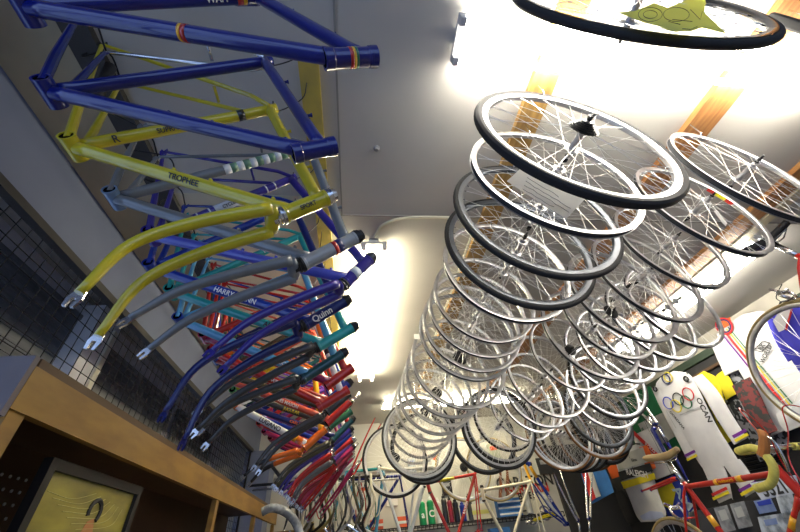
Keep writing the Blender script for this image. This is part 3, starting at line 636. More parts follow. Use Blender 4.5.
for Y, col, cols, lb, tx, fk in BACK:
    dx = random.uniform(-.02, .02); dz = random.uniform(-.02, .02); O = tpl(Y, 'bb', dx, dz)
    P = {k: ((tpl(Y, k)-O).x + random.uniform(-.01, .01), (tpl(Y, k)-O).z + random.uniform(-.015, .015)) for k in ('st', 'hl', 'hu', 'dr')}
    kw = {}
    if fk: kw['fork'] = dict(col=fk[0], tips=(W(-.45+dx, Y-.05, .37), W(-.45+dx, Y+.05, .37)), rake=Vector((-.02, 0, .025)))
    frame(lb, O, XA, YA, P, col, cols, texts=[(b, k, .024, mt, .6) for b, k, mt in tx], cups=random.choice([BLACKM, STEEL, None]), group='frames hanging along the left wall', **kw)
    fhook(tpl(Y, 'dr', dx), tpl(Y, 'st'), Y)
# the orange and white frame, lower than its neighbours
O = W(-.74, 2.29, .80)
frame('white frame fading to orange, its orange fork turning black', O, XA, YA, dict(st=(.46, .22), hl=(.44, -.27), hu=(.56, -.17), dr=(-.12, .5)), ORA, dict(dt=WHT, tt=AMB, st=WHT),
      texts=[('LUGANO', 'dt', .036, INK, .5)], bands=[('dt', .72, .86, AMB), ('dt', .86, 1, ORA)], cups=None, rt=.019, group='frames hanging along the left wall', fork=dict(col=ORA, tipcol=BLK, cut=.45, tips=(at(244, 476, 2.24), at(251, 482, 2.34)), rake=Vector((-.02, 0, .02))))
fhook(W(-.86, 2.29, 1.30), W(-.28, 2.29, 1.02), 2.29)

# ------------------------------------------------------------------ the two red bicycles on the right
def bike_wheel(root, loc, R, tyre, nm):
    h = thing_part(nm, root); h.location = Vector(loc)-Vector(root.location); s = R/.3355; h.scale = (s, s, s); h.rotation_euler = (0, 0, PI/2)
    link('tyre', TYR[tyre], h); link('rim', RIMS['silver'], h); link('hub', HUBS[True], h); link('spokes', SPALL, h); link('axle', AX, h); return h
def saddle_part(t, nose, tail, up, mt, post0, post1):
    ax = (tail-nose).normalized(); sd = ax.cross(up).normalized(); up = sd.cross(ax).normalized(); L = (tail-nose).length
    bm = newbm(); secs = [(0, .004, .008), (.02, .018, .014), (.3, .022, .018), (.55, .034, .02), (.75, .062, .022), (.9, .072, .020), (1, .055, .008)]; rings = []
    for q, w_, h in secs:
        c = nose + ax*L*q + up*(.018*(q-.5)**2*4)
        rings.append([bm.verts.new(c + sd*w_*math.cos(a) + up*(h*math.sin(a) if math.sin(a) > 0 else h*1.5*math.sin(a)*(1 if abs(math.cos(a)) > .5 else .35))) for a in [2*PI*k/16 for k in range(16)]])
    for i in range(len(rings)-1):
        for k in range(16): bm.faces.new((rings[i][k], rings[i][(k+1) % 16], rings[i+1][(k+1) % 16], rings[i+1][k])).smooth = True
    bm.faces.new(rings[0]); bm.faces.new(rings[-1]); put(t, bm, 'saddle', mt)
    bm = newbm()
    for q in (-.022, .022): poly(bm, [nose+ax*.03-up*.012, nose+ax*.08-up*.03+sd*q, nose+ax*L*.62-up*.034+sd*q, nose+ax*L*.9-up*.018+sd*q*1.4], .0035, 6)
    put(t, bm, 'saddle_rails', STEEL); put(t, tube(newbm(), post0, post1, .0135), 'seatpost', STEEL)
def caliper(t, c, fwd, lat, up, name='brake_caliper'):
    bm = newbm()
    for s in (-1, 1): poly(bm, curve([c+up*.012, c+lat*s*.030+up*.010, c+lat*s*.040-up*.022, c+lat*s*.022-up*.052], 5), [.0095]*15+[.007], 8, flat=.7)
    poly(bm, [c+lat*.0, c+lat*.055+up*.028], .008, 8); poly(bm, [c-lat*.0+up*.01, c-lat*.052+up*.034], .007, 8)
    for s in (-1, 1): tube(bm, c+lat*s*.022-up*.052-fwd*.018, c+lat*s*.022-up*.052+fwd*.018, .006, seg=8)
    tube(bm, c-fwd*.02, c+fwd*.02, .006, seg=8); put(t, bm, name, STEEL)
NY = Vector((0, -1, 0)); ZU = Vector((0, 0, 1))
def redbike(X, bbY, bbZ, tyre, sad_mt, label, tilt=0):
    O = W(X, bbY, bbZ); P = dict(st=(-.150, .50), hl=(.465, .365), hu=(.430, .50), dr=(-.44, .04))
    hub = W(X, bbY+.44, bbZ+.04); fh = W(X, bbY-.585, bbZ+.065)
    rk = Vector((0, .012, 0))
    t = frame(label, O, NY, XA, P, RED, name='bicycle', cat='bicycle', cups=STEEL, rt=.0150, bands=[('st', .60, .70, AMB), ('tt', .36, .40, AMB), ('tt', .60, .66, AMB), ('dt', .7, .8, AMB)],
              texts=[('Holdsworth', 'tt', .020, AMB, .5)], fork=dict(tips=(fh-XA*.05, fh+XA*.05), rake=rk))
    bike_wheel(t, hub, .335, tyre, 'rear_wheel'); bike_wheel(t, fh, .335, tyre, 'front_wheel')
    st = O+NY*(-.15)+ZU*.5; sdir = Vector((0, .28, .96)).normalized()
    sc = st+sdir*.17
    saddle_part(t, sc+NY*.13+ZU*.01, sc-NY*.14+ZU*.015, ZU, sad_mt, st, st+sdir*.155)
    caliper(t, hub+Vector((0, -.11, .345+.02)), NY, XA, (ZU*.95-NY*.3).normalized())
    # crank
    bm = newbm(); bm2 = newbm()
    lathe(bm, [(.078, .046), (.084, .046), (.084, .049), (.078, .049)], 'Z', 40)
    for k in range(5): a = 2*PI*k/5; box(bm, (-.004, 0, .046), (.004, .08, .049), Matrix.Rotation(a, 4, 'Z'))
    bm.transform(Matrix.Translation(O) @ Matrix.Rotation(-PI/2, 4, 'Y')); put(t, bm, 'chainring', STEEL)
    poly(bm2, [O-XA*.055, O-XA*.06+NY*.17-ZU*.02], [.012, .009], 10); poly(bm2, [O+XA*.055, O+XA*.06-NY*.17+ZU*.02], [.012, .009], 10); put(t, bm2, 'cranks', STEEL)
    # stem and bars
    hu = O+NY*.43+ZU*.5; hl = O+NY*.465+ZU*.365; hd = (hu-hl).normalized(); s1 = hu+hd*.06; s2 = s1+NY*.09+ZU*.01
    put(t, poly(newbm(), [hu, s1, s2], [.011, .0125, .0125], 12), 'stem', STEEL); put(t, tube(newbm(), s2-XA*.19, s2+XA*.19, .0125), 'handlebar', STEEL)
    for s in (-1, 1):
        e = s2+XA*.08*s; k = s2+XA*.20*s
        c = curve([e, k-NY*.02, k+NY*.05, k+NY*.085-ZU*.03, k+NY*.085-ZU*.085, k+NY*.03-ZU*.135, k-NY*.05-ZU*.145], 8)
        put(t, poly(newbm(), c, .0165, 12), 'bar_tape', TAPE)
        h0 = k+NY*.075+ZU*.0
        put(t, poly(newbm(), curve([h0-ZU*.035, h0+NY*.03-ZU*.01, h0+NY*.06+ZU*.03, h0+NY*.055+ZU*.055], 5), [.020]*8+[.018]*4+[.016, .013, .011, .009], 10), 'brake_hood', HOODM)
        put(t, poly(newbm(), curve([h0+NY*.055+ZU*.045, h0+NY*.085+ZU*.0, h0+NY*.075-ZU*.07, h0+NY*.06-ZU*.11], 5), .0055, 8), 'brake_lever', STEEL)
        put(t, poly(newbm(), curve([h0+NY*.05+ZU*.05, h0+NY*.02+ZU*.14-XA*s*.02, h0-NY*.02+ZU*.165-XA*s*.08, h0-NY*.03+ZU*.06-XA*s*.14, hu+NY*.06+ZU*.0+XA*s*.02, hu+NY*.06-ZU*.2], 8), .0028, 6), 'brake_cable', RED)
    return t
low = redbike(2.0, 2.12, -.33, 'tan', SADT, 'red bicycle with yellow taped bars and tan saddle, lower right')
upb = redbike(2.3, .96, .50, 'tan', SADB, 'red bicycle with black saddle high at the right edge, its tan tyred wheel in view')
tag(obj('display_plinth', rbox(1.85, 1.1, -CZ, 2.15, 2.9, -.63), DARKW), 'black plinth under the lower red bicycle', 'plinth')
bm = poly(newbm(), [W(2.3, .62, H), W(2.3, .62, 1.1), W(2.3, .60, 1.02), W(2.3, .57, 1.0), W(2.3, .54, 1.02)], .004, 8); tag(obj('hanging_hook', bm, STEEL), 'steel ceiling hook carrying the upper red bicycle by its top tube', 'hook')

# ------------------------------------------------------------------ clothes on the right wall
def loft(bm, pairs, X, d, seg=20, cap=True, bulge=None):
    rings = []; n = len(pairs)
    L = [atx(*a, X) for a, b in pairs]; Rr = [atx(*b, X) for a, b in pairs]
    Lc, Rc = curve(L, 4), curve(Rr, 4)
    for i, (a, b) in enumerate(zip(Lc, Rc)):
        c = (a+b)/2; h = (b-a)/2; dd = d*(.55+.45*math.sin(PI*min(1, (i+1)/len(Lc)*1.1)))
        rings.append([bm.verts.new(c+h*math.copysign(abs(math.cos(t))**.8, math.cos(t))+Vector((1, 0, 0))*dd*(math.sin(t)+.10*math.sin(5*t+i*.35))) for t in [2*PI*k/seg for k in range(seg)]])
    for i in range(len(rings)-1):
        for k in range(seg): bm.faces.new((rings[i][k], rings[i][(k+1) % seg], rings[i+1][(k+1) % seg], rings[i+1][k])).smooth = True
    if cap: bm.faces.new(rings[0][::-1]); bm.faces.new(rings[-1])
    return bm
def strip(bm, path, wd_, X, off): # flat appliqué following pixel path in plane X-off
    P = [atx(*p, X-off) for p in path]
    for i in range(len(P)-1):
        a, b = P[i], P[i+1]; n = (b-a).cross(Vector((1, 0, 0))).normalized()*wd_/2
        slab(bm, [a+n, b+n, b-n, a-n], (-1, 0, 0), .002)
    return bm
def patch(bm, pts, X, off): return slab(bm, [atx(*p, X-off) for p in pts], (-1, 0, 0), .002)
def wtext(body, size, c, X, off, ang=0):
    p = atx(*c, X-off); u = Matrix.Rotation(ang, 3, 'X') @ Vector((0, -1, 0)); v = Vector((-1, 0, 0)).cross(u)
    M = Matrix((u, v, Vector((-1, 0, 0)))).transposed().to_4x4(); M.translation = p; return flat_text(body, size, M)
def garment(name, label, cat, X, body, mt, parts=(), depth=.017, hanger=None, group=None):
    c = atx(*body[0][0], X); t = thing(name, label, cat, c, group); put(t, loft(newbm(), body, X, depth), 'body', mt)
    for nm, kind, data, m2 in parts:
        if kind == 'loft': bm = loft(newbm(), data, X, depth*.8)
        elif kind == 'strip': bm = newbm(); [strip(bm, p, w_, X, depth+.006) for p, w_ in data]
        elif kind == 'patch': bm = newbm(); [patch(bm, p, X, depth+.006) for p in data]
        elif kind == 'text': bm = wtext(data[0], data[1], data[2], X, depth+.013, data[3])
        elif kind == 'ring':
            bm = newbm(); p = atx(*data[0], X-depth-.012); poly(bm, [p+Vector((0, -math.cos(a), math.sin(a)))*data[1] for a in [2*PI*k/24 for k in range(25)]], data[2], 6)
        put(t, bm, nm, m2)
    if hanger:
        a, b, tp = [atx(*p, X) for p in hanger]; bm = newbm(); poly(bm, [a, (a+b)/2+ZU*.05, b], .007, 8); poly(bm, curve([(a+b)/2+ZU*.05, (a+b)/2+ZU*.09, tp], 5), .003, 6)
        h = thing('clothes_hanger', 'hanger inside the '+('five ringed ' if name == 'skinsuit' else 'edge ' if name == 'blue_jersey' else '')+name.replace('_', ' ')+' at the right wall', 'hanger', a); 
        put(h, bm, 'wire', CR if 'red' in name else BLACKM)
    return t
garment('skinsuit', 'long sleeved white skinsuit with five interlocking coloured rings on its chest', 'skinsuit', 3.15,
    [((660, 378), (674, 371)), ((656, 386), (689, 374)), ((664, 402), (698, 388)), ((673, 417), (706, 404)), ((685, 440), (717, 426)), ((697, 460), (730, 447)), ((704, 470), (740, 463))], CW,
    [('left_sleeve', 'loft', [((652, 389), (662, 384)), ((661, 409), (672, 404)), ((673, 432), (683, 427)), ((688, 461), (698, 456))], CW),
     ('right_sleeve', 'loft', [((692, 378), (702, 374)), ((704, 396), (717, 390)), ((717, 419), (731, 413)), ((734, 445), (747, 438))], CW),
     ('left_leg', 'loft', [((703, 469), (721, 461)), ((708, 480), (727, 474)), ((714, 495), (731, 490)), ((720, 505), (733, 500))], CW),
     ('right_leg', 'loft', [((722, 463), (740, 459)), ((730, 474), (748, 470)), ((740, 489), (756, 484)), ((746, 498), (760, 492))], CW),
     ('blue_ring', 'ring', [(668, 403), .055, .005], CB), ('black_ring', 'ring', [(678, 399), .055, .005], CK), ('red_ring', 'ring', [(688, 394), .055, .005], CR), ('yellow_ring', 'ring', [(676, 406), .055, .005], CY_), ('green_ring', 'ring', [(686, 402), .055, .005], CG),
     ('side_lettering', 'text', ['OCAN', .07, (704, 410), 1.7], INK), ('small_lettering', 'text', ['GIORDANA', .035, (677, 420), 1.3], INK), ('chest_line', 'strip', [([(680, 415), (702, 406)], .006)], INKG),
     ('logo', 'ring', [(655, 389), .022, .008], CK), ('logo', 'ring', [(686, 379), .022, .008], CK), ('neckline', 'ring', [(666, 379), .045, .006], CN), ('neckline', 'ring', [(668, 377), .045, .005], CY_),
     ('cuff_band', 'strip', [([(685, 456), (695, 451)], .022)], CPU), ('cuff_band', 'strip', [([(687, 460), (697, 455)], .02)], CY_), ('cuff_band', 'strip', [([(733, 437), (746, 430)], .022)], CPU), ('cuff_band', 'strip', [([(735, 441), (748, 434)], .02)], CY_),
     ('leg_bands', 'strip', [([(713, 499), (729, 492)], .02)], CY_), ('leg_bands', 'strip', [([(712, 495), (727, 488)], .02)], CR), ('leg_bands', 'strip', [([(739, 491), (756, 482)], .02)], CPU), ('leg_bands', 'strip', [([(741, 495), (757, 486)], .02)], CY_),
     ('leg_gripper', 'strip', [([(717, 507), (733, 500)], .03)], CK), ('leg_gripper', 'strip', [([(745, 501), (760, 492)], .03)], CK), ('side_stripe', 'strip', [([(666, 410), (676, 428)], .008)], CS)],
    hanger=((658, 386), (688, 374), (668, 359)))
garment('rainbow_jersey', 'large white jersey with rainbow piping behind the spoked wheel at the right', 'jersey', 3.35,
    [((716, 334), (744, 314)), ((720, 340), (766, 312)), ((735, 364), (792, 336)), ((750, 390), (806, 362)), ((764, 418), (818, 392)), ((772, 436), (828, 412))], CW,
    [('left_sleeve', 'loft', [((711, 343), (724, 334)), ((716, 356), (732, 348)), ((725, 376), (742, 368))], CW),
     ('navy_stripe', 'strip', [([(721, 333), (794, 422)], .013)], CPU), ('red_stripe', 'strip', [([(724, 331), (797, 420)], .020)], CR), ('yellow_stripe', 'strip', [([(726.5, 329), (800, 417)], .010)], CY_), ('green_stripe', 'strip', [([(728, 327), (802, 415)], .008)], CG),
     ('collar', 'ring', [(724, 326), .070, .007], CR), ('collar_lining', 'ring', [(724, 326), .056, .007], CN), ('neck_label', 'patch', [[(720, 322), (730, 317), (732, 324), (722, 329)]], CO),
     ('diamond_logo', 'strip', [([(754, 350), (763, 341), (770, 343), (762, 352), (754, 350)], .006)], INK), ('lettering', 'text', ['BK', .05, (762, 347), -.5], INK), ('lettering', 'text', ['WORLD', .045, (766, 354), -.5], INK)], depth=.02)
garment('blue_jersey', 'bright blue jersey with white panel and red piping at the right edge', 'jersey', 2.75,
    [((768, 322), (800, 296)), ((776, 336), (818, 308)), ((790, 358), (838, 330)), ((806, 382), (850, 352))], cloth('bright_blue_fabric', (.06, .06, .62)),
    [('white_panel', 'patch', [[(773, 321), (783, 306), (791, 310), (784, 330), (779, 332)]], CW), ('red_piping', 'strip', [([(792, 309), (786, 330)], .010)], CR), ('sleeve', 'loft', [((766, 318), (776, 308)), ((776, 342), (788, 334)), ((788, 362), (800, 354))], bpy.data.materials['bright_blue_fabric'])], hanger=((775, 318), (800, 298), (782, 284)))
garment('yellow_jersey', 'bright yellow jersey with black lettering half hidden behind the white skinsuit', 'jersey', 3.36,
    [((692, 380), (704, 371)), ((700, 390), (718, 379)), ((710, 408), (724, 399)), ((718, 426), (732, 417)), ((726, 444), (740, 435))], CY_,
    [('sleeve', 'loft', [((716, 376), (724, 370)), ((722, 390), (732, 382)), ((726, 400), (736, 394))], CY_), ('lettering', 'text', ['LIFE', .10, (727, 428), 1.3], INK), ('logo', 'ring', [(708, 384), .02, .012], CK)])
garment('patterned_jacket', 'grey and black patterned jacket hanging between the yellow and white jerseys', 'jacket', 3.40,
    [((720, 376), (742, 366)), ((722, 394), (752, 380)), ((734, 416), (766, 400)), ((748, 440), (780, 424)), ((760, 462), (792, 446))], CAMO, [('sleeve', 'loft', [((744, 384), (756, 378)), ((752, 402), (766, 394)), ((762, 420), (776, 412))], CAMO2)])
garment('patterned_jacket', 'burgundy and black patterned jacket just right of the grey one, above the bar tape', 'jacket', 3.28,
    [((732, 386), (750, 377)), ((742, 404), (760, 394)), ((752, 424), (770, 416)), ((760, 438), (778, 430))], CAMO2)
garment('green_jersey', 'dark green jersey with silver panels and green stripes left of the white skinsuit', 'jersey', 3.42,
    [((622, 398), (650, 386)), ((618, 412), (656, 396)), ((626, 430), (666, 412)), ((638, 452), (676, 434)), ((646, 466), (682, 450))], CG,
    [('silver_panel', 'patch', [[(638, 424), (664, 412), (676, 436), (652, 450)]], CS), ('green_stripe', 'strip', [([(642, 428), (656, 450)], .035), ([(654, 423), (668, 443)], .035)], CG), ('lettering', 'text', ['TVM', .075, (649, 419), .15], INK), ('lettering', 'text', ['bike', .05, (654, 425), .15], INK)])
garment('white_red_jersey', 'white jersey with a red shoulder stripe between green and orange sleeved jerseys', 'jersey', 3.30,
    [((632, 436), (650, 428)), ((638, 448), (660, 440)), ((648, 464), (670, 458)), ((656, 480), (676, 472))], CW, [('red_stripe', 'strip', [([(633, 432), (658, 456)], .05)], CR), ('lettering', 'text', ['ROLO', .05, (650, 448), .9], INKW)])
garment('team_jersey', 'white and grey jersey with orange sleeves, black band and yellow stripe', 'jersey', 3.22,
    [((622, 450), (637, 444)), ((613, 456), (643, 449)), ((617, 470), (647, 464)), ((623, 484), (654, 478)), ((630, 500), (660, 497)), ((636, 515), (666, 512)), ((641, 522), (664, 521))], CW,
    [('left_sleeve', 'loft', [((606, 459), (615, 455)), ((608, 470), (618, 466)), ((612, 479), (621, 476))], CO), ('right_sleeve', 'loft', [((638, 448), (647, 445)), ((642, 460), (652, 456)), ((647, 472), (656, 468))], CO),
     ('grey_yoke', 'patch', [[(616, 457), (643, 447), (648, 462), (619, 471)]], CS), ('black_band', 'patch', [[(618, 472), (650, 463), (653, 471), (621, 481)]], CK), ('yellow_stripe', 'patch', [[(621, 482), (654, 473), (656, 479), (624, 489)]], CY_),
     ('lettering', 'text', ['RALEIGH', .085, (636.5, 473.5), .26], INKW), ('logo', 'text', ['Bikes', .045, (634, 460), .1], INK), ('zip', 'strip', [([(628, 452), (634, 472)], .006)], INK), ('inner_hem', 'patch', [[(640, 516), (650, 511), (662, 512), (664, 517), (652, 520), (643, 520)]], cloth('pale_blue_fabric', (.45, .52, .75)))], hanger=((620, 452), (640, 444), (622, 434)))
garment('striped_shirt', 'red white and blue striped shirt hanging in the corner beside the amber tyres', 'shirt', 2.85,
    [((580, 470), (600, 455)), ((583, 480), (604, 466)), ((588, 494), (610, 480)), ((592, 504), (614, 492))], CLB,
    [('red_stripe', 'patch', [[(582, 473), (587, 470), (596, 498), (591, 502)]], CR), ('white_stripe', 'patch', [[(587, 470), (591, 467), (601, 496), (596, 498)]], CW)])
garment('banner', 'yellow and blue cloth banner with pale lettering behind the orange sleeved jersey', 'banner', 3.38,
    [((652, 484), (676, 474)), ((658, 496), (684, 488)), ((666, 512), (692, 506)), ((672, 524), (698, 518))], CB,
    [('yellow_field', 'patch', [[(654, 484), (669, 478), (676, 490), (672, 510), (664, 506)]], CY_), ('lettering', 'text', ['AMI', .15, (684, 500), 1.2], cloth('pale_blue_print', (.45, .6, .75)))])
garment('white_jersey', 'plain white jersey at the lower right edge under the rainbow jersey', 'jersey', 3.0, [((776, 414), (800, 400)), ((780, 424), (815, 408)), ((786, 432), (822, 418))], CW)
garment('dark_jersey', 'dark jersey low in the shadow right of the striped shirt', 'jersey', 3.42, [((600, 500), (622, 490)), ((606, 512), (630, 505)), ((612, 528), (640, 522))], CK)
# display board with cards
t = tag(obj('display_board', slab(newbm(), [at(690, 512, 2.9), at(840, 484, 2.9), at(850, 640, 2.9), at(700, 660, 2.9)], (0, 1, 0), .02), DARKW), 'black display board behind the lower red bicycle', 'display board')
def flatcard(name, label, cat, q, Y, mt, txt=None, inner=None):
    c = at(*q[0], Y); t = thing(name, label, cat, c); put(t, slab(newbm(), [at(*p, Y) for p in q], (0, 1, 0), .004), 'sheet', mt)
    if inner:
        for q2, m2 in inner: put(t, slab(newbm(), [at(*p, Y-.003) for p in q2], (0, 1, 0), .002), 'printed_panel', m2)
    if txt:
        body, size, ctr, ang, m2 = txt; u = XA*math.cos(ang)+ZU*math.sin(ang); n = Vector((0, -1, 0)); v = n.cross(u)
        M = Matrix((u, v, n)).transposed().to_4x4(); M.translation = at(*ctr, Y-.004); put(t, flat_text(body, size, M), 'lettering', m2)
    return t
DG = mat('photo_grey_print', (.30, .31, .33), .5, col2=(.10, .11, .12), scale=14); CARDB = mat('blue_card_print', (.16, .24, .50), .5, col2=(.3, .38, .6), scale=9)
flatcard('number_plate', 'pale race number plate reading 3321 under the yellow taped bar', 'number plate', [(750, 483), (796, 475), (801, 492), (762, 500)], 2.6, mat('plate_grey', (.62, .66, .74), .6), ('3321', .115, (774, 488.5), .06, INK))
flatcard('photo_print', 'black and white portrait print below the red top tube, left one', 'photo', [(714, 508), (727, 505), (736, 530), (724, 533)], 2.86, DG, inner=[([(718, 511), (725, 509), (729, 519), (722, 521)], CS)])
flatcard('photo_print', 'black and white portrait print below the red top tube, right one', 'photo', [(730, 504), (744, 501), (753, 526), (739, 529)], 2.86, DG, inner=[([(734, 508), (741, 506), (745, 516), (738, 518)], CS)])
flatcard('parts_card', 'blue printed parts card under the number plate', 'card', [(754, 501), (771, 498), (777, 511), (760, 514)], 2.86, CARDB, inner=[([(757, 502), (770, 499), (772, 504), (759, 506)], CB)])
flatcard('parts_card', 'shiny bagged parts card at the lower right edge', 'card', [(776, 496), (792, 493), (800, 516), (784, 520)], 2.86, PLASTIC)
flatcard('parts_card', 'pale blue bagged card at the bottom edge below the blue one', 'card', [(758, 517), (790, 512), (796, 532), (763, 536)], 2.86, PLASTIC, inner=[([(764, 520), (776, 518), (778, 524), (766, 526)], CARDB)])
tag(obj('chrome_rail', tube(newbm(), at(712, 488, 2.75), at(700, 476, 2.95), .006), STEEL), 'short chrome rail between skinsuit leg and red top tube', 'rail') if False else None
bm = newbm()
for k in range(6): poly(bm, [atx(742+k*1.5, 452+4*k, 3.43), atx(775+2*k, 444+4*k, 3.43)], .010, 8)
tag(obj('inner_tube_bundle', bm, BLACKM), 'bundle of black rubber tubes hanging behind the yellow taped bar', 'tube bundle')
# blue framed bicycle frame hanging among the jerseys
def fork_thing(label, crown, tips, col, steer, tipm=STEEL, col2=None, r=.0125):
    t = thing('bicycle_fork', label, 'fork', crown); kl = (tips[1]-tips[0]).normalized(); sd = (steer-crown).normalized()
    put(t, poly(newbm(), [crown-kl*.034, crown-kl*.018, crown+kl*.018, crown+kl*.034], [.011, .0165, .0165, .011], 12), 'fork_crown', col)
    put(t, tube(newbm(), crown, steer, .0127), 'steerer', tipm)
    for s, tp in zip((-1, 1), tips):
        a0 = crown+kl*s*.03; k = tp-a0; up = sd.cross(kl).normalized()*.018; pts = curve([a0, a0+k*.4-up*.4, a0+k*.75-up*.4, tp], 6)
        put(t, poly(newbm(), pts, [r-(r-.006)*(i/(len(pts)-1))**1.3 for i in range(len(pts))], 10), 'fork_blade', col2 or col)
        put(t, tube(newbm(), tp-kl*.002, tp+kl*.002, .012, seg=10), 'dropout', tipm)
    return t
fork_thing('blue crowned fork with silver blades above the green jersey', atx(655, 424, 2.7), (atx(628, 401, 2.7), atx(636, 396, 2.7)), BLUE, atx(668, 442, 2.7), col2=STEEL)
fork_thing('long blue fork hanging tips down between the green jersey and the skinsuit', atx(655, 428, 2.75), (atx(681, 484, 2.72), atx(688, 481, 2.78)), BLUE, atx(648, 416, 2.75), r=.018)
fork_thing('short red fork with blue crown in front of the orange sleeved jersey', atx(674, 479, 2.6), (atx(642, 491, 2.6), atx(651, 490, 2.6)), RED, atx(682, 478, 2.6), tipm=BLUE)

# ------------------------------------------------------------------ far end of the room
YF = 4.35
def efr(Y, bb, st, hl, hu, dr, col, label, **k):
    O = at(*bb, Y); f = lambda p: ((at(*p, Y)-O).x, (at(*p, Y)-O).z)
    return frame(label, O, XA, YA, dict(st=f(st), hl=f(hl), hu=f(hu), dr=f(dr)), col, name='bicycle_frameset', group='frames standing at the far end', **k)
efr(4.30, (455, 546), (475, 474), (430, 492), (427, 481), (480, 530), RED, 'red frame with yellow top tube decal standing at the far end', bands=[('tt', .45, .75, YEL)], texts=[('RALEIGH', 'st', .03, INKW, .5)])
efr(4.36, (510, 548), (530, 482), (484, 500), (482, 488), (545, 540), CREAM, 'cream frame standing at the far end right of the red one')
efr(4.30, (406, 550), (379, 468), (424, 486), (424, 474), (362, 528), WHT, 'white frame at the far end in front of the light blue one', cols=dict(tt=CREAM))
efr(4.45, (374, 548), (346, 472), (384, 476), (380, 467), (330, 530), SKYB, 'sky blue frame at the far end below the hanging forks', cols=dict(tt=TEAL))
efr(4.62, (362, 540), (400, 476), (345, 490), (343, 478), (410, 535), BLUE, 'dark blue frame furthest back behind the sky blue one')
efr(4.40, (566, 524), (532, 484), (530, 464), (522, 462), (548, 510), BLUE2, 'blue and amber frame standing nose down beside the wall sign', cols=dict(st=WHT, tt=AMB), bands=[('dt', .75, 1, AMB)], texts=[('GIOS', 'dt', .03, INKW, .4)])
fork_thing('white fork upside down between the white frame and the red frame', at(408, 548, 4.3), (at(416, 478, 4.2), at(423, 478, 4.4)), WHT, at(406, 570, 4.3))
fork_thing('silver fork with blue crown at the far end, left one', at(578, 520, 4.4), (at(554, 474, 4.35), at(560, 470, 4.5)), BLUE, at(581, 536, 4.4), col2=STEEL)
fork_thing('silver fork with blue crown at the far end, right one beside the striped shirt', at(589, 518, 4.45), (at(586, 466, 4.4), at(593, 466, 4.5)), BLUE, at(590, 534, 4.45), col2=STEEL)
fork_thing('thin red fork pointing up beside the last wheels of the left row', at(352, 474, 4.0), (at(375, 418, 3.95), at(381, 424, 4.05)), RED, at(346, 490, 4.0), r=.010)
fork_thing('black fork hanging tips down at the far left under the frames', at(294, 506, 3.9), (at(284, 530, 3.88), at(297, 532, 3.92)), BLK, at(296, 478, 3.9))
# further forks hanging from the frames' end of the row
for i, (c, tp, col, lb) in enumerate([((352, 402), (276, 486), OLIVE, 'long olive fork hanging behind the orange one'), ((340, 438), (282, 492), PURP2, 'violet fork hanging under the last frames'), ((348, 448), (302, 506), RED, 'bright red fork hanging below the violet one'), ((346, 462), (306, 518), DRED, 'dark red fork hanging below the bright red one'), ((350, 452), (314, 500), GREY, 'grey fork hanging between the red ones'), ((352, 470), (320, 512), MAG, 'magenta fork lowest of the hanging forks')]):
    Y = 2.75+.2*i; fork_thing(lb, at(*c, Y), (at(*tp, Y-.05), at(tp[0]+2, tp[1]+3, Y+.05)), col, at(c[0]+8, c[1]-9, Y))
wheel(at(463, 468, 4.72), .35, 'wheel with thin yellow rim on the end wall above the dark cans', None, rim='dull', tyre='tan', rear=True, cogs=True, near=False)
wheel(at(494, 468, 4.86), .36, 'wheel with thin yellow tyre on the end wall, right of the cogged one', None, rim='dull', tyre='tan', near=False)
# wire shelf and goods
t = thing('wire_shelf', 'black wire shelf along the end wall carrying bottles and boxes', 'shelf', W(1.4, 4.9, .22))
bm = newbm(); box(bm, W(.05, 4.76, .225), W(2.45, 4.775, .235)); box(bm, W(.05, 4.76, .185), W(2.45, 4.775, .192)); box(bm, W(.05, 5.12, .225), W(2.45, 5.135, .235))
put(t, bm, 'rails', BLACKM); bm = newbm(); x = .06
while x < 2.45: box(bm, W(x, 4.765, .228), W(x+.008, 5.13, .234)); box(bm, W(x, 4.762, .188), W(x+.008, 4.77, .232)); x += .045
put(t, bm, 'wires', BLACKM)
def bottle(px, h, r, mt, lb, capm, Y=4.93, grp=None, name='drinks_bottle', txt=None):
    x = at(px, 500, Y).x; b = W(x, Y, .236); t = thing(name, lb, 'bottle', b, grp)
    bm = lathe(newbm(), [(.001, 0), (r*.95, 0), (r, .01), (r, h*.55), (r*.9, h*.60), (r, h*.65), (r, h*.78), (r*.55, h*.86), (.001, h*.86)], 'Z', 20, False); bm.transform(Matrix.Translation(b)); put(t, bm, 'body', mt)
    bm = lathe(newbm(), [(.001, h*.84), (r*.62, h*.84), (r*.62, h*.92), (r*.3, h*.94), (r*.25, h), (.001, h)], 'Z', 16, False); bm.transform(Matrix.Translation(b)); put(t, bm, 'cap', capm)
    if txt:
        M = Matrix((XA, ZU, -YA)).transposed().to_4x4(); M.translation = b+Vector((0, -r-.002, h*.36)); put(t, flat_text(txt, .09, M), 'lettering', INKW)
GB = mat('green_plastic', (.01, .30, .10), .35)
bottle(421, .27, .042, GB, 'green drinks bottle with white letter, left of the pair', WHITE, txt='a'); bottle(429.5, .28, .042, GB, 'green drinks bottle with white letter, right of the pair', WHITE, txt='C')
bottle(437, .26, .036, WHITE, 'white bottle beside the green pair', WHITE, txt=None); bottle(443.5, .29, .034, BLK, 'tall black can beside the white bottle', BLK)
bottle(449, .26, .030, DRED, 'dark red small can between the black cans', BLK); bottle(454.5, .24, .034, BLK, 'short black can left of the blue one', BLK); bottle(461, .20, .034, BLUE2, 'blue bottle on the wire shelf behind the red frame', BLUE2); bottle(468.5, .27, .034, CHAR, 'charcoal can right of the blue bottle', BLK)
bottle(527, .26, .04, CS, 'silver flask on the shelf right of the blue boxes', ALU)
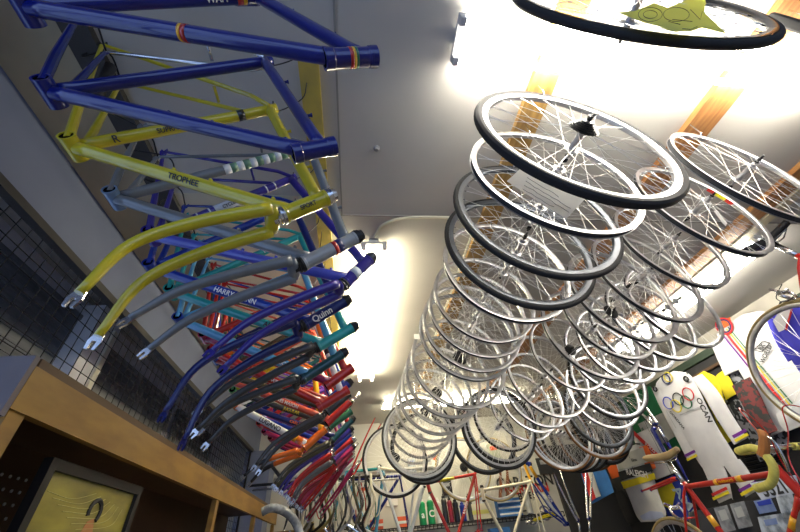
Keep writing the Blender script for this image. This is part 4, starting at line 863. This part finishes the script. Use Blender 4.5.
def goods(name, lb, cat, p0, p1, mt, Y=4.90, d=.12, z0=.236, strip_=None):
    a = at(*p0, Y); b = at(*p1, Y); h = abs(a.z-b.z); t = thing(name, lb, cat, W((a.x+b.x)/2, Y, z0)); z = CZ+z0
    put(t, box(newbm(), (a.x, Y, z), (b.x, Y+d, z+h)), 'carton', mt)
    if strip_: put(t, box(newbm(), (a.x-.001, Y-.002, z+h*.35), (b.x+.001, Y, z+h*.6)), 'printed_band', strip_)
    return t
CART = mat('cream_carton', (.70, .66, .50), .7); BOXB = mat('blue_carton', (.05, .20, .55), .6); BOXR = mat('orange_red_packet', (.75, .12, .04), .5)
goods('carton', 'cream carton with yellow band behind the cream frame', 'box', (470, 504), (494, 518), CART, strip_=YPAPER)
for i, (z, lb) in enumerate(((.236, 'blue and white carton at the bottom of the stack of three'), (.295, 'blue and white carton in the middle of the stack of three'), (.354, 'blue and white carton on top of the stack of three'))): goods('carton', lb, 'box', (498, 505), (522, 509.5), BOXB, z0=z, strip_=WHITE)
goods('parts_packet', 'orange red packet at the far left of the wire shelf', 'packet', (370, 510), (383, 519), BOXR, strip_=WHITE); goods('parts_packet', 'orange red packet beside the white fork', 'packet', (397, 509), (408, 519), BOXR, strip_=WHITE)
goods('parts_packet', 'black packet with yellow band left of the orange red ones', 'packet', (358, 510), (367, 519), BLK, strip_=YEL)
# goods under the shelf
goods('parts_box', 'blue box below the wire shelf behind the cream frame', 'box', (489, 522), (512, 538), BOXB, z0=-.02, Y=4.9); goods('parts_box', 'red topped box below the wire shelf at the left', 'box', (414, 522), (432, 538), RED, z0=-.02, Y=4.9); goods('parts_box', 'white box below the wire shelf between red and cream frames', 'box', (470, 522), (480, 538), WHITE, z0=-.02, Y=4.9)
tag(obj('wall_shelf', rbox(.35, 4.8, -.05, 2.45, 5.14, -.022), DARKW), 'dark shelf board under the wire shelf on the end wall', 'shelf')
t = thing('wall_sign', 'white sign with black and red lettering on the end wall', 'sign', at(528, 495, 5.13))
a, b = at(504, 478, 5.13), at(552, 513, 5.13)
put(t, box(newbm(), (a.x, 5.13, b.z), (b.x, 5.148, a.z)), 'board', CREAM)
def stext(body, size, px, py, mt, Y=5.128):
    M = Matrix((XA, ZU, -YA)).transposed().to_4x4(); M.translation = at(px, py, Y); return put(t, flat_text(body, size, M), 'lettering', mt)
stext('CARLTON', .17, 525, 482, INK); stext('GERMAN', .15, 527, 489, INKR); stext('BIKES', .10, 527, 496, INK)
pc = put(t, poly(newbm(), [(at(524+7*math.cos(k), 506+5*math.sin(k), 5.128)) for k in [2*PI*i/16 for i in range(17)]], .008, 6), 'printed_wheel', INK)
for i, (x, c, lb) in enumerate(((500, mat('brown_cloth', (.20, .07, .03), .8), 'brown cloth strip hanging left of the wall sign'), (507, bpy.data.materials['brown_cloth'], 'brown cloth strip hanging in front of the wall sign'))):
    tag(obj('hanging_cloth', poly(newbm(), [at(x, 470, 5.0), at(x+1, 485, 5.0), at(x, 503, 5.0)], [.03, .045, .04], 10, flat=.4), c), lb, 'cloth')
# small mechanisms on the shelf (derailleur and chainset)
def mech(px, py, Y, lb, s=1):
    c = at(px, py, Y); t = thing('chainset', lb, 'chainset', c); bm = lathe(newbm(), [(.055*s, 0), (.075*s, 0), (.075*s, .004), (.055*s, .004)], 'Y', 30); bm.transform(Matrix.Translation(c)); put(t, bm, 'chainring', STEEL)
    bm = newbm()
    for k in range(5): box(bm, (-.006, 0, 0), (.006, .004, .06*s), Matrix.Translation(c) @ Matrix.Rotation(2*PI*k/5, 4, 'Y'))
    put(t, bm, 'spider', STEEL); put(t, poly(newbm(), [c-YA*.01, c-YA*.012+XA*.15*s-ZU*.04], [.013, .009], 8), 'crank', STEEL)
mech(545, 513, 4.8, 'silver chainset at the right end of the wire shelf'); mech(532, 519, 4.82, 'second silver chainset left of the first, partly hidden', .8)
fork_thing('slim yellow fork lying on the shelf below the wall sign', at(535, 520, 4.7), (at(560, 512, 4.66), at(561, 514, 4.74)), YEL, at(526, 523, 4.7), r=.009)
# pipes on the end wall
for z, r, mtt in ((.86, .014, WHITE), (.80, .010, ALUD)): o = obj('wall_pipe', tube(newbm(), W(-1.0, 5.12, z), W(1.2, 5.12, z), r), mtt); tag(o, 'upper white pipe along the end wall' if z > .83 else 'lower grey pipe along the end wall', 'pipe')
# left end: rail with hanging handlebars and cables
tag(obj('hanging_rail', tube(newbm(), W(-1.0, 3.95, .62), W(.25, 3.95, .62), .012), BLACKM), 'black rail at the far left carrying loose handlebars', 'rail')
BARM = [STEEL, CREAM, OLIVE, ALU, BLK, mat('dull_brass', (.35, .28, .10), .4, .6), STEEL, CREAM, CHAR, ALU, OLIVE, STEEL, BLK, CREAM]
random.seed(5)
for i in range(14):
    x = -.56+.055*i+random.uniform(-.012, .012); z = CZ+.62; y = 3.95; s = random.uniform(.9, 1.1); o = Vector((x, y, z-.012))
    pts = curve([o+Vector((0, .012, 0)), o+Vector((0, .02, .024)), o+Vector((0, -.01, .018)), o+Vector((.0, -.03, -.08*s)), o+Vector((.03, -.02, -.20*s)), o+Vector((random.uniform(-.04, .08), .02, -.33*s)), o+Vector((random.uniform(-.09, .03), .05, -.42*s)), o+Vector((random.uniform(-.12, 0), .03, -.34*s))], 6)
    lb = 'handlebar number' ; w1 = ['silver', 'cream', 'olive', 'grey', 'black', 'brass coloured', 'silver', 'cream', 'charcoal', 'grey', 'olive', 'silver', 'black', 'cream'][i]; w2 = 'left' if i < 5 else 'middle' if i < 10 else 'right'
    tag(obj('drop_handlebar', poly(newbm(), pts, .0125, 8), BARM[i]), f'{w1} loose drop handlebar in the {w2} part of the far left rail', 'handlebar', 'loose handlebars on the far left rail')
bm = poly(newbm(), curve([at(262, 512, 3.3), at(272, 508, 3.3), at(284, 511, 3.3), at(294, 520, 3.3), at(300, 535, 3.3), at(303, 560, 3.3)], 6), [.03]*31, 12); tag(obj('wrapped_mudguard', bm, PLASTIC), 'pale plastic wrapped mudguard curving up beside the shelf end', 'mudguard')
tag(obj('wall_bracket', poly(newbm(), [at(272, 466, 4.4), at(296, 498, 4.4), at(306, 512, 4.4)], .018, 8), BLACKM), 'black diagonal bracket on the pier at the far left', 'bracket')
tag(obj('cardboard_box', rbox(-1.0, 4.4, -CZ, -.2, 5.1, .28), SHELFW), 'brown cardboard box on the floor at the far left', 'box')
# looped cables and small stock around the far left rail
random.seed(9)
CM = [('grey', GREY), ('black', BLK), ('white', WHITE), ('olive', OLIVE), ('red', RED), ('silver', STEEL), ('green', GREEN), ('cream', CREAM)]
for i in range(16):
    nm, cm = CM[i % 8]; x = -.52+.048*i; z = CZ+.60; y = 4.12; L = random.uniform(.26, .42)
    bm = poly(newbm(), curve([Vector((x, y, z)), Vector((x-.05, y, z-L*.5)), Vector((x-.02, y+.01, z-L)), Vector((x+.03, y, z-L*.95)), Vector((x+.05, y-.01, z-L*.5)), Vector((x+.004, y, z))], 6), .0055, 6)
    tag(obj('coiled_cable', bm, cm), f'{nm} looped cable on the back rail, '+('left half' if i < 8 else 'right half')+' of the bunch', 'cable', 'looped cables behind the handlebars')
tag(obj('hanging_rail', tube(newbm(), W(-1.0, 4.12, .607), W(.45, 4.12, .607), .009), ALUD), 'thin grey rail behind the black one at the far left', 'rail')
# stock hanging on the end wall
for i, (px, py, wd, h, mt, lb) in enumerate([(412, 466, .10, .18, PLASTIC, 'clear packet on the end wall above the green bottles'), (436, 462, .12, .2, WHITE, 'white packet high on the end wall left of the red frame'), (447, 488, .13, .16, BLK, 'black packet on the end wall behind the red frame'), (483, 500, .09, .10, PLASTIC, 'clear packet on the end wall left of the brown cloth'),
      (494, 452, .16, .2, mat('pale_green_card', (.5, .55, .42), .7), 'pale green card high on the end wall behind the wheels'), (517, 462, .18, .16, WHITE, 'white card on the end wall above the sign'), (392, 500, .14, .12, WHITE, 'white packet on the end wall behind the white frame'), (365, 492, .16, .14, PAPER, 'white card on the end wall behind the sky blue frame'), (545, 466, .2, .2, DARKW, 'dark card on the end wall behind the amber tyres')]):
    c = at(px, py, 5.13); t = thing('wall_packet', lb, 'packet', c); put(t, box(newbm(), (c.x-wd/2, 5.125, c.z-h/2), (c.x+wd/2, 5.148, c.z+h/2)), 'pouch', mt); put(t, box(newbm(), (c.x-wd*.3, 5.122, c.z+h*.1), (c.x+wd*.3, 5.125, c.z+h*.35)), 'header_card', [CARDB, BOXR, INKG][i % 3])
for p, lb in ((atx(655, 424, 2.7), 'thin wire from the ceiling to the blue crowned fork'), (atx(655, 428, 2.75), 'thin wire from the ceiling to the long blue fork'), (atx(674, 479, 2.6), 'thin wire from the ceiling to the short red fork')):
    tag(obj('hanging_wire', tube(newbm(), p, Vector((p.x, p.y, CZ+H)), .0018, seg=6), BLACKM), lb, 'wire')
